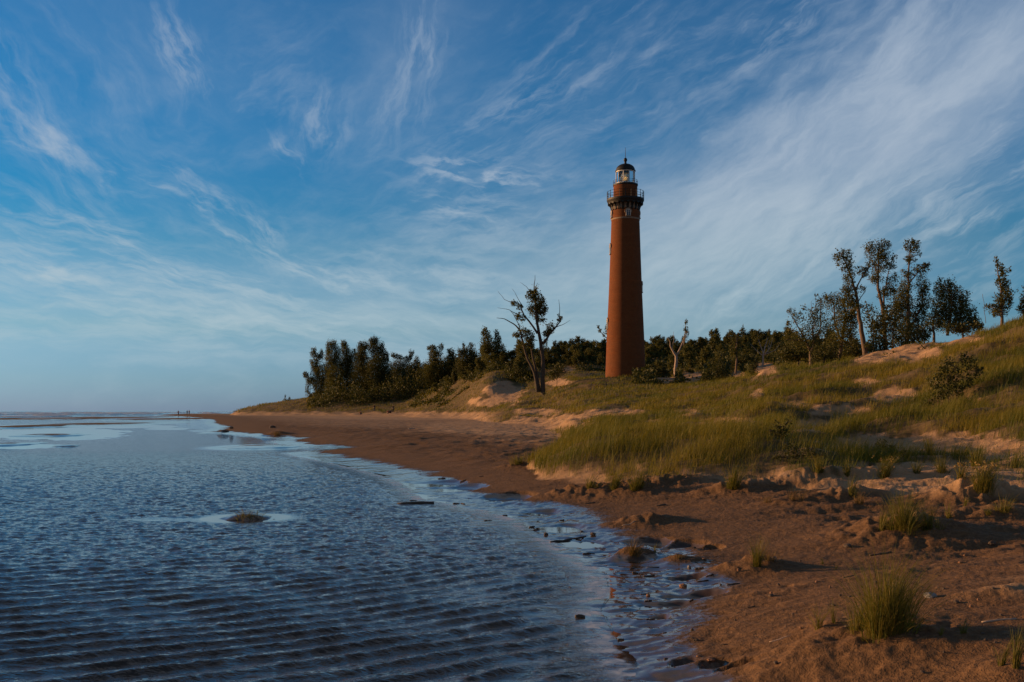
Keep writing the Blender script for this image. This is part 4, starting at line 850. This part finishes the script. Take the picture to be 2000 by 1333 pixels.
# bushes among the dunes
G_B = 'leafy bushes on the dunes'
for lab, b, Y, bl, lf in [
        ('big leafy bush high on the grassy slope at the right', (1850, 790), 47, [(1860, 720, 26, 20), (1890, 710, 18, 16), (1835, 740, 22, 18), (1870, 745, 30, 18), (1905, 725, 14, 12), (1830, 768, 20, 14), (1815, 785, 10, 8), (1880, 695, 10, 10), (1850, 765, 26, 14)], .09),
        ('small bush on bare sand below the tall cottonwoods', (1738, 712), 78, [(1738, 696, 12, 10), (1750, 702, 8, 8), (1727, 702, 8, 8)], .11),
        ('upright bush on bare sand below the dark tall cottonwood', (1797, 708), 75, [(1795, 692, 9, 12), (1802, 684, 6, 9), (1792, 702, 10, 7)], .11),
        ('tall dark bush clump in the hollow right of the lighthouse', (1400, 754), 122, [(1382, 735, 14, 14), (1402, 722, 16, 18), (1420, 738, 14, 14), (1395, 745, 22, 9), (1430, 745, 10, 8), (1408, 700, 8, 10, .7)], .17),
        ('narrow upright bush beside the sand gap right of the hollow', (1471, 742), 100, [(1470, 722, 8, 14), (1476, 712, 5, 10), (1468, 735, 10, 8)], .15),
        ('dark bush at the right side of the lighthouse foot', (1290, 744), 144, [(1280, 734, 14, 8), (1300, 738, 14, 7), (1265, 738, 10, 6)], .18),
        ('dark low bush in the hollow, right of the small dead tree', (1450, 715), 150, [(1450, 700, 16, 10), (1470, 705, 14, 9), (1432, 708, 14, 9)], .2),
        ('bush below the ridge right of the half-dead cottonwood', (1088, 742), 152, [(1085, 728, 12, 12), (1098, 722, 10, 12), (1078, 735, 8, 8)], .2),
        ('dark bush over the shaded sand hollow left of the half-dead cottonwood', (1018, 748), 188, [(1012, 726, 14, 12), (1028, 732, 10, 12), (1000, 735, 10, 8)], .24),
        ('low dark bush at the foot of the shaded sand hollow', (905, 795), 195, [(900, 788, 20, 7), (925, 792, 18, 6), (880, 792, 14, 7)], .22),
        ('low dark bush beside the people on the beach', (870, 802), 205, [(866, 794, 14, 8), (845, 796, 12, 7)], .22),
        ('bush with dry stems on the near grass bank', (1528, 870), 26, [(1530, 838, 12, 10, .8), (1516, 830, 8, 8, .7), (1540, 822, 9, 10, .7), (1525, 850, 16, 12), (1505, 845, 8, 8, .7)], .05),
        ('dark green low bush in the shade right of the near grass bank', (1560, 905), 22.5, [(1545, 880, 24, 14), (1575, 885, 20, 12), (1530, 895, 18, 10), (1600, 892, 14, 9)], .045),
        ('dark leafy bush on the shaded sand at the right', (1725, 890), 22, [(1722, 870, 12, 12), (1738, 878, 10, 9), (1708, 880, 8, 7)], .04),
        ('small round leafy plant on shaded sand, left of the dark leafy bush', (1690, 898), 21.5, [(1688, 888, 7, 6), (1696, 891, 5, 5)], .04),
        ('small round leafy plant on shaded sand, right of the dark leafy bush', (1765, 900), 21.5, [(1763, 888, 8, 7), (1772, 892, 5, 5)], .04)]:
    if Y < 60: Y = ground(*b, 15).y
    tree('bush', lab, 'bush', b, Y, [], bl, leaf=lf, lm=M_BUSH, bm=M_BARK_DARK, group=G_B, tr=.05 if Y > 60 else .012, per=1.0 if Y > 40 else .7)
m = MB(); m.tube([(0, 0, -.2), (.02, 0, .25), (0, .02, .5)], [.12, .10, .05], 7); st = m.build('tree_stump', M_PALEBARK); g = ground(1706, 694, 60); st.location = (PX(1706, 86), 86, float(height(np.array([PX(1706, 86)]), np.array([86.0]))[0]))
tag(st, 'short pale broken stump at the foot of the tall leaning cottonwood', 'stump')
for i, (px, lab) in enumerate([(557, 'left of two small shrubs on the grassy skyline of the point'), (565, 'right of two small shrubs on the grassy skyline of the point')]):
    tree('skyline_shrub', lab, 'shrub', (px, 786), 300, [], [(px, 776 + i * 2, 2.0, 5), (px + .5, 783, 4.5, 4)], leaf=.22, lm=M_LEAF, bm=M_BARK_DARK, group='small shrubs on the skyline of the point', tr=.05)


# ------------------------------------------------------------------ grass
def blades(P, H, W, lean, n_seg=2, spread=None):
    """curved blades: P base points, H heights, W widths, lean horizontal displacement of the tip (n, 2)"""
    n = len(P); a = rng.uniform(0, math.pi, n); e = np.stack([np.cos(a), np.sin(a), np.zeros(n)], 1) * W[:, None] * .5
    V = np.zeros((n, 2 * n_seg + 1, 3)); dirv = np.concatenate([lean, np.zeros((n, 1))], 1)
    for k in range(n_seg + 1):
        f = k / n_seg; c = P + dirv * (f ** 1.8)[None] if False else P + dirv * f ** 1.8
        c = c + np.array([0, 0, 1.0]) * (H * (f - .12 * f * f))[:, None]
        if k < n_seg: V[:, 2 * k] = c - e * (1 - .55 * f); V[:, 2 * k + 1] = c + e * (1 - .55 * f)
        else: V[:, 2 * k] = c
    b = (np.arange(n) * (2 * n_seg + 1))[:, None]; Q = []
    for k in range(n_seg - 1): Q.append(np.concatenate([b + 2 * k, b + 2 * k + 1, b + 2 * k + 3, b + 2 * k + 2], 1))
    T = np.concatenate([b + 2 * n_seg - 2, b + 2 * n_seg - 1, b + 2 * n_seg], 1)
    return V.reshape(-1, 3), (np.concatenate(Q) if Q else None), T, 2 * n_seg + 1

def dune_grass():
    N = 190000
    t = rng.uniform(-.30, .66, N); Y = np.exp(rng.uniform(math.log(17), math.log(330), N)); x = t * Y; y = Y
    z = height(x, y, False); d = shore_dist(x, y); dn = dune_profile(x, y)
    v = veg_cover(x, y, z, dn - beach(x, y, d)) * (dn > 0)
    patch = .17 + .83 * sm(fbm(x * .38, y * .26, 65, 4), -.30, .22)
    keep = rng.uniform(size=N) < np.maximum(v, .04 * (v > .005)) * patch
    keep &= np.hypot(x - PX(1221.5, 148), y - 148) > 3.4
    x, y, z = x[keep], y[keep], z[keep]; n = len(x); k = 6
    yy = np.repeat(y, k); rad = .07 + .0022 * yy
    bx = np.repeat(x, k) + rng.normal(size=n * k) * rad; by = yy + rng.normal(size=n * k) * rad; bz = np.repeat(z, k) - .04
    hh = np.repeat((.31 + .36 * rng.uniform(size=n) ** 1.5 + .20 * fbm(x * .3, y * .3, 66, 3)) * (.4 + .6 * v[keep]), k) * rng.uniform(.6, 1.15, n * k)
    W = np.maximum(.007, yy / 995 * .34) * rng.uniform(.7, 1.3, n * k)
    lean = np.stack([rng.normal(.16, .16, n * k), rng.normal(-.02, .14, n * k)], 1) * hh[:, None] * 1.5
    V, Q, T, pv = blades(np.stack([bx, by, bz], 1), hh, W, lean)
    me = mesh_np('dune_grass', V, Q, T)
    tint = np.repeat(np.clip(.42 + .55 * fbm(x * .12, y * .12, 67, 3) + rng.normal(0, .16, n), 0, 1), k); attr(me, 'tint', np.repeat(np.clip(tint + rng.normal(0, .15, n * k), 0, 1), pv))
    print('grass blades', n * k); o = obj('dune_grass', me, M_GRASS); tag(o, kind='stuff'); o['label'] = 'green and ochre marram grass covering the dunes'
dune_grass()

# single tufts one can count: px, py of the foot, height px, half width px, blades, material, label
TUFTS = [
    (1722, 1238, 158, 80, 600, 'g', 'largest grass tuft, fanned out on a sand hummock in the right foreground'),
    (1752, 1236, 112, 40, 220, 'g', 'right-hand fringe of the largest foreground tuft, darker and leaning right'),
    (1678, 1228, 84, 34, 130, 'g', 'left-hand fringe of the largest foreground tuft'),
    (1600, 1230, 55, 14, 46, 'g', 'thin pale green tuft just left of the largest foreground tuft'),
    (1628, 1222, 46, 10, 26, 'g', 'sparse sprig between the thin pale tuft and the largest foreground tuft'),
    (1478, 1108, 58, 22, 110, 'g', 'upright bright green tuft on a small sunlit sand knob by the wet sand'),
    (1508, 1100, 26, 26, 90, 'd', 'dry brown straw tuft right of the upright bright green tuft'),
    (1237, 1084, 28, 22, 120, 'd', 'brown withered tuft on an orange knob nearest the waterline'),
    (1279, 1080, 20, 6, 16, 'g', 'tiny green sprig beside the brown withered tuft'),
    (1325, 1090, 13, 18, 60, 'd', 'low withered tuft on a flat knob between waterline and upright tuft'),
    (1765, 1035, 76, 52, 420, 'g', 'wide bushy tuft on the second hummock up the beach at right'),
    (1722, 1035, 40, 20, 90, 'g', 'short tuft at the left foot of the wide bushy tuft'),
    (1812, 1030, 50, 26, 120, 'g', 'tuft at the right side of the wide bushy tuft'),
    (1852, 1012, 30, 12, 40, 'g', 'small sprig tuft right of the wide bushy tuft'),
    (1885, 990, 22, 10, 30, 'g', 'small sprig above the shadow right of the wide bushy tuft'),
    (1962, 1004, 34, 24, 100, 'g', 'sunlit short tuft near the right edge on a low sand ridge'),
    (1918, 960, 58, 36, 330, 'g', 'dense dark tuft with flowering heads near the right edge'),
    (1875, 940, 36, 18, 90, 'g', 'smaller tuft with pale heads left of the dense flowering tuft'),
    (1985, 1312, 85, 16, 70, 'g', 'tall tuft in the bottom right corner'),
    (1958, 1296, 62, 12, 40, 'g', 'thin tuft left of the tall one in the bottom right corner'),
    (1880, 1238, 32, 14, 34, 'g', 'faint shaded sprig between the largest tuft and the pale stick'),
    (1836, 1242, 24, 8, 20, 'g', 'short shaded sprig in the shadow of the largest tuft'),
    (1607, 1104, 15, 5, 14, 'g', 'left of two tiny sprigs on the shaded flat sand'),
    (1632, 1112, 15, 6, 14, 'g', 'right of two tiny sprigs on the shaded flat sand'),
    (1200, 955, 34, 22, 150, 'g', 'middle tuft of the row of three on the lit sand lip below the grass bank'),
    (1152, 955, 28, 16, 90, 'g', 'left tuft of the row of three on the lit sand lip below the grass bank'),
    (1248, 956, 46, 24, 220, 'g', 'right and densest tuft of the row of three on the lit sand lip'),
    (1435, 954, 44, 26, 200, 'g', 'pointed tuft hanging over a bright sand face below the grass bank'),
    (1012, 908, 20, 22, 90, 'g', 'solitary low tuft on the dark beach left of the grass bank'),
    (1662, 968, 40, 12, 60, 'g', 'slim tuft on the sand ridge below the shaded bush'),
    (1678, 986, 26, 22, 70, 'd', 'straw-coloured low tuft below the slim tuft'),
    (1548, 978, 24, 20, 60, 'd', 'thin straw tuft on the sand ridge left of the slim tuft'),
    (1728, 935, 42, 24, 200, 'g', 'bright-tipped tuft on a sand mound in front of the dark leafy bush'),
    (1655, 932, 34, 14, 60, 'g', 'slender tuft at the left end of the shaded sand'),
    (1600, 925, 34, 24, 120, 'g', 'dark tuft at the right end of the grass bank in shade'),
    (1790, 925, 26, 20, 80, 'g', 'dull tuft in the shade right of the bright-tipped tuft'),
    (1838, 925, 34, 24, 120, 'g', 'middle shaded tuft between the bright-tipped and the flowering tufts'),
    (1905, 912, 38, 24, 160, 'g', 'shaded green tuft behind the dense flowering tuft'),
    (1985, 915, 30, 12, 50, 'g', 'small shaded tuft at the right edge behind the flowering tuft'),
    (1815, 890, 40, 14, 80, 'g', 'tuft standing on shaded sand at the foot of the grass slope'),
    (1500, 982, 18, 14, 40, 'd', 'thin low straw tuft on the sand right of the pointed tuft'),
    (1930, 1010, 20, 12, 40, 'g', 'faint tuft left of the sunlit short tuft near the right edge'),
    (541, 851, 10, 14, 60, 'd', 'orange-lit dry tuft far away on the dark beach'),
    (482, 1008, 14, 40, 150, 'g', 'low grass growing on the mud islet in the shallow water'),
    (1210, 830, 24, 4, 12, 'g', 'tall pale seed stalk rising from the near grass bank'),
]
def tuft(px, py, h, hw, n, kind, label):
    n = int(n * 1.6); h *= 1.28; hw *= 1.22
    g = ground(px, py); s = g.y / F; X, Y = g.x, g.y
    # several ragged clumps of different height, combed to the right by the wind, with dead blades round the foot
    nsub = int(np.clip(hw / 9, 2, 9)); cx = rng.normal(size=nsub) * hw * s * .26; cy = rng.normal(size=nsub) * hw * s * .13; cx[0] = cy[0] = 0
    ch = rng.uniform(.55, 1.0, nsub); ch[0] = 1.0; ca = rng.normal(.13, .14, nsub) + cx / (hw * s) * .5; wts = rng.uniform(.4, 1.6, nsub); wts[0] = 2.0; sub = rng.choice(nsub, n, p=wts / wts.sum())
    a = rng.uniform(0, 2 * math.pi, n); rr = np.sqrt(rng.uniform(size=n)); base_r = hw * s * .26
    bx = cx[sub] + np.cos(a) * rr * base_r; by = cy[sub] + np.sin(a) * rr * base_r * .8
    dead = rng.uniform(size=n) < .14
    H = h * s * rng.beta(2.4, 1.5, n) * 1.35 * ch[sub] * (1 - .2 * rr); H = np.where(dead, H * .35, H)
    out = hw * s * .95 * rr * rng.uniform(.2, 1.2, n) * np.where(dead, 1.5, 1.0)
    lean = np.stack([np.cos(a) * out + H * (ca[sub] + rng.normal(0, .10, n)), np.sin(a) * out * .8 + rng.normal(0, .06, n) * H], 1)
    bz = height(X + bx, Y + by) - g.z - .02
    n_ = n; W = np.maximum(.0034, s * .72) * rng.uniform(.6, 1.25, n)
    V, Q, T, pv = blades(np.stack([bx, by, bz], 1), H, W, lean, 4)
    me = mesh_np('grass_tuft', V, Q, T); attr(me, 'tint', np.repeat(np.clip(rng.normal(.38, .25, n) + dead * .6, 0, 1), pv))
    o = obj('grass_tuft', me, M_TUFT if kind == 'g' else M_GRASS_DRY); o.location = g; tag(o, label, 'grass tuft', 'grass tufts on the beach')
    return o
tufts = [tuft(*t) for t in TUFTS]
for ti, nf in ((16, 16), (17, 10), (32, 8), (44, 6)):        # seed heads on four of them
    o = tufts[ti]; px, py, h, hw = TUFTS[ti][:4]; s = o.location.y / F
    P = []
    for _ in range(nf):
        c = np.array([rng.normal() * hw * s * .5 + h * s * .15, rng.normal() * hw * s * .3, h * s * rng.uniform(.65, 1.0)]); obj('seed_head', leaf_mesh('seed_head', c + rng.normal(size=(9, 3)) * .012, .034), M_FLOWER, o)


# ------------------------------------------------------------------ driftwood, stones and litter
def stick(px, py, L_px, w_px, ang, mat_, name, label, cat, group=None, crook=.05, lift=.3):
    g = ground(px, py); s = g.y / F; L = L_px * s; r0 = w_px * s * .5; n = 7; m = MB(); pts, rad = [], []
    for i in range(n):
        f = i / (n - 1) - .5; x = f * L * math.cos(R(ang)); y = f * L * math.sin(R(ang))
        z = float(height(np.array([g.x + x]), np.array([g.y + y]))[0]) - g.z
        pts.append((x, y + rng.normal() * L * crook * .3, max(z, -.002 - g.z) + r0 * lift + rng.normal() * r0 * .2)); rad.append(r0 * (1 - .45 * abs(f) * 1.2) * rng.uniform(.8, 1.15))
    m.tube(pts, rad, 8); o = m.build(name, mat_, None, True); o.location = g; return tag(o, label, cat, group)

def rock(px, py, w_px, h_px, mat_, name, label, cat, group=None):
    g = ground(px, py); s = g.y / F; bm = bmesh.new(); bmesh.ops.create_icosphere(bm, subdivisions=2, radius=1.0); sd = rng.uniform(0, 50)
    for v in bm.verts:
        k = 1 + .28 * float(pnoise(np.array([v.co.x * 1.3 + sd]), np.array([v.co.y * 1.3 + v.co.z * 1.7]), 5)[0])
        v.co = Vector((v.co.x * w_px * s * .5 * k, v.co.y * w_px * s * .42 * k, v.co.z * h_px * s * .6 * k))
    me = bpy.data.meshes.new(name); bm.to_mesh(me); bm.free()
    o = obj(name, me, mat_); o.location = g + Vector((0, 0, h_px * s * .22)); return tag(o, label, cat, group)

stick(812, 988, 72, 7, 10, M_DRIFT, 'driftwood_log', 'long half-sunk driftwood log lying in the water at the shore', 'driftwood')
stick(1110, 1056, 92, 4.5, 38, M_DRIFT, 'driftwood_branch', 'brown bent branch lying across the wet sand and pointing up the beach', 'driftwood', crook=.25)
rock(1158, 1046, 11, 6, M_ROCK, 'stone', 'dark stone at the upper end of the bent branch', 'stone')
rock(1066, 1046, 9, 6, M_ROCK, 'stone', 'dark upright stone in the shallow film left of the bent branch', 'stone')
stick(1133, 1208, 19, 8, 0, M_DRIFT, 'driftwood_block', 'short dark block of wood in the shallows near the bottom', 'driftwood', lift=.5)
stick(1267, 1127, 23, 5, 8, M_DRIFT, 'driftwood_stick', 'short dark stick on wet sand below the brown withered tuft', 'driftwood')
stick(1150, 1082, 24, 3.2, 6, M_DRIFT, 'driftwood_stick', 'thin dark stick on wet sand right of the bent branch', 'driftwood')
stick(1275, 1110, 26, 2.4, 10, M_DRIFT, 'driftwood_stick', 'very thin stick just above the short dark stick', 'driftwood')
stick(1372, 1136, 24, 3.0, 6, M_DRIFT, 'driftwood_stick', 'dark stick above the larger sky-reflecting pool', 'driftwood')
stick(1432, 1143, 26, 3.2, 8, M_DRIFT, 'driftwood_stick', 'dark stick right of the orange stone by the pools', 'driftwood')
rock(1334, 1147, 15, 8, M_PINKROCK, 'stone', 'rounded orange-lit stone at the edge of the larger pool', 'stone')
rock(1346, 1110, 8, 7, M_PALEROCK, 'stone', 'small pale pink pebble on damp sand below the low withered tuft', 'stone')
rock(1266, 1165, 9, 5, M_PINKROCK, 'stone', 'reddish stone left of the larger pool', 'stone')
rock(1068, 1331, 22, 14, M_ROCK, 'stone', 'dark stone in the water at the bottom edge', 'stone')
stick(1152, 984, 22, 3.5, 4, M_DRIFT, 'driftwood_stick', 'dark stick on damp sand below the row of three tufts', 'driftwood')
stick(1291, 989, 20, 4, 8, M_DRIFT, 'driftwood_stick', 'dark curved stick in the shade below the row of three tufts', 'driftwood')
stick(1951, 1213, 66, 5.5, -3, M_PALEDRIFT, 'driftwood_stick', 'bleached pale stick lying on sand near the right edge', 'driftwood')
stick(1523, 1249, 40, 3.2, -8, M_PALEDRIFT, 'driftwood_stick', 'thin tan stick lying on sand left of the foreground tufts', 'driftwood')
rock(1817, 1168, 24, 13, M_PALEROCK, 'stone', 'pale grey-blue stone right of the largest foreground tuft', 'stone')
stick(1657, 1128, 22, 4, -3, M_DRIFT, 'driftwood_stick', 'dark stick in the shade above the largest foreground tuft', 'driftwood')
stick(1720, 1084, 44, 5, 3, M_DRIFT, 'driftwood_stick', 'dark clump of rotten wood below the wide bushy tuft', 'driftwood')
rock(1655, 1069, 16, 8, M_ROCK, 'stone', 'flat dark stone on the sand left of the rotten wood', 'stone')
rock(1938, 1066, 14, 9, M_ROCK, 'stone', 'brown stone on the shadow edge near the right side', 'stone')
rock(1512, 1098, 12, 11, M_PALEROCK, 'stone', 'white-grey stone at the foot of the dry straw tuft', 'stone')
stick(1228, 1025, 26, 2.4, 8, M_PALEDRIFT, 'driftwood_stick', 'thin pale stick on the small orange mound below the row of tufts', 'driftwood')
rock(436, 843, 22, 4, M_ROCK, 'mud_clod', 'dark mud clod at the far waterline where the beach narrows', 'clod')
rock(452, 838, 8, 6, M_ROCK, 'mud_clod', 'small dark clod beside the far mud clod', 'clod')
rock(532, 836, 12, 6, M_ROCK, 'mud_clod', 'dark clod on the far beach above the orange-lit dry tuft', 'clod')
stick(804, 838, 14, 3, 20, M_PALEDRIFT, 'driftwood_log', 'pale log end at the tip of the far white sand', 'driftwood')
rock(1388, 1300, 15, 6, M_PINKROCK, 'stone', 'reddish clod above the small pools in the bottom strip', 'stone')
rock(1365, 1283, 10, 4, M_PINKROCK, 'stone', 'small reddish clod left of the larger one in the bottom strip', 'stone')
for i in range(28):      # wrack of little wood chips along the wet sand
    px0, py0 = [(880, 975), (1010, 1010), (1100, 1050), (1200, 1120), (1290, 1170), (1250, 1230), (1380, 1260), (900, 950), (1330, 1110), (1450, 1200)][i % 10]
    px, py = px0 + rng.normal() * 60, py0 + rng.normal() * 16
    if py < 925 or py > 1328 or px > 1900: continue
    stick(px, py, rng.uniform(6, 17), rng.uniform(2.0, 4.5), rng.normal() * 18, M_DRIFT, 'wood_chip', 'tiny dark chip of wood strewn along the wet sand', 'wood chip', 'wood chips strewn along the waterline', crook=.2)
for i in range(40):
    px, py = rng.uniform(1330, 1990), 1333 - 150 * rng.uniform() ** .8 - rng.uniform(0, 120)
    if px < 1190 + (1333 - py) * .1: continue
    rock(px, py, rng.uniform(4, 11), rng.uniform(3, 7), [M_ROCK, M_PINKROCK, M_ROCK][i % 3], 'sand_clod', 'tiny brown clod lying on the damp foreground sand', 'clod', 'small clods on the foreground sand')


# ------------------------------------------------------------------ people far along the beach
M_SKIN = m_noise('skin', (.34, .19, .12), (.42, .25, .17), 20, .6, 0); M_HAIR = m_noise('hair', (.02, .014, .01), (.05, .035, .022), 30, .7, 0)
def cloth(name, c): return m_noise(name, tuple(v * .85 for v in c), c, 12, .85, 0)
CL = {'red': cloth('red_cloth', (.42, .07, .035)), 'dark': cloth('dark_cloth', (.022, .02, .025)), 'navy': cloth('navy_cloth', (.03, .035, .07)), 'white': cloth('white_cloth', (.6, .57, .52)), 'orange': cloth('orange_cloth', (.5, .13, .04)), 'denim': cloth('denim', (.06, .08, .12))}
def skin(name, joints, edges, m_, parent, root=0):
    me = bpy.data.meshes.new(name); me.from_pydata([j[:3] for j in joints], edges, []); o = obj(name, me, m_, parent)
    md = o.modifiers.new('skin', 'SKIN'); md.use_smooth_shade = True; sv = me.skin_vertices[0].data
    for v, j in zip(sv, joints): v.radius = (j[3], j[3] if len(j) < 5 else j[4])
    for v in sv: v.use_root = False
    sv[root].use_root = True
    o.modifiers.new('sub', 'SUBSURF').levels = 1; o.modifiers['sub'].render_levels = 1; return o
def person(at, facing, top, legs, label, sit=False, group=None):
    root = empty('person', at, label, 'person', group); root.rotation_euler = (0, 0, facing)
    if sit:
        hip, knee, foot = (0, 0, .12), (0, -.42, .46), (0, -.74, .06); sh, hd = .58, .80; ba = .05
    else:
        hip, knee, foot = (0, 0, .90), (0, -.03, .48), (0, .02, .07); sh, hd = 1.42, 1.64; ba = 0
    J = [(0, hip[1], hip[2], .13, .10), (0, ba * .5, (hip[2] + sh) / 2, .13, .09), (0, ba, sh - .04, .15, .09), (0, ba, sh + .08, .055), (0, ba - .01, hd - .02, .085, .10), (0, ba - .01, hd + .09, .075, .085)]
    E = [(0, 1), (1, 2), (2, 3), (3, 4), (4, 5)]
    for sx in (-1, 1):
        b = len(J); ky = knee[1] + (.10 * sx if not sit else 0)
        J += [(sx * .10, hip[1] - .02, hip[2] - .04, .085), (sx * .11, ky, knee[2], .06), (sx * .11, foot[1] + (.16 * sx if not sit else 0), foot[2], .045), (sx * .11, foot[1] - .16 + (.16 * sx if not sit else 0), .035, .035)]
        E += [(0, b), (b, b + 1), (b + 1, b + 2), (b + 2, b + 3)]; a = len(J)
        J += [(sx * .19, ba, sh - .02, .06), (sx * .25, ba - .02 - (.10 if sit else 0), sh - .30, .045), (sx * .22, ba - .14 - (.16 if sit else 0), sh - .50 + (.12 if sit else 0), .035)]
        E += [(2, a), (a, a + 1), (a + 1, a + 2)]
        for q in range(5): J.append((sx * (.20 + .012 * q), ba - .20 - (.16 if sit else 0) - .01 * (q % 3), sh - .57 + (.12 if sit else 0) + .008 * q, .010)); E.append((a + 2, len(J) - 1))
    skin('body', J, E, M_SKIN, root)
    skin('shirt', [(0, hip[1], hip[2] + .06, .155, .125), J[1][:3] + (.15, .115), (0, ba, sh - .04, .165, .11), (0, ba, sh + .02, .09), (-.20, ba, sh - .03, .08), (-.24, ba - .02, sh - .2, .068), (.20, ba, sh - .03, .08), (.24, ba - .02, sh - .2, .068)], [(0, 1), (1, 2), (2, 3), (2, 4), (4, 5), (2, 6), (6, 7)], top, root)
    TJ = [(0, hip[1], hip[2] + .03, .15, .125)]; TE = []
    for sx in (-1, 1):
        ky = knee[1] + (.10 * sx if not sit else 0); b = len(TJ); TJ += [(sx * .10, hip[1] - .02, hip[2] - .05, .105), (sx * .11, ky, knee[2], .08), (sx * .11, foot[1] + (.16 * sx if not sit else 0), foot[2] + .06, .065)]; TE += [(0, b), (b, b + 1), (b + 1, b + 2)]
    skin('trousers', TJ, TE, legs, root)
    skin('hair', [(0, ba + .03, hd, .085), (0, ba + .02, hd + .10, .085), (0, ba - .02, hd + .14, .07)], [(0, 1), (1, 2)], M_HAIR, root)
    return root
GP = 'people on the far beach'
def far_pt(px, Y, zmin=.0): X = PX(px, Y); return Vector((X, Y, max(float(height(np.array([X]), np.array([Y]))[0]), zmin - .05)))
person(far_pt(365.5, 330), 1.2, CL['dark'], CL['dark'], 'dark-clothed walker far out at the waterline, left of the close pair', group=GP)
person(far_pt(369.5, 332), 1.0, CL['red'], CL['dark'], 'walker in dark red far out at the waterline, right of the close pair', group=GP)
person(far_pt(348.5, 345), .8, CL['red'], CL['dark'], 'lone walker in red far out at the waterline, left of the pair', group=GP)
person(far_pt(704, 232), .4, CL['orange'], CL['dark'], 'person in orange sitting at the edge of the dune grass', True, GP)
person(far_pt(731, 238), .2, CL['dark'], CL['denim'], 'dark-clothed person standing in front of the dune grass', False, GP)
person(far_pt(758, 222), .5, CL['red'], CL['dark'], 'person in red sitting in the close group on the beach', True, GP)
person(far_pt(763, 224), -.3, CL['navy'], CL['dark'], 'person in navy sitting in the middle of the close group on the beach', True, GP)
person(far_pt(768, 226), .1, CL['dark'], CL['dark'], 'dark-clothed person at the right end of the close group on the beach', False, GP)
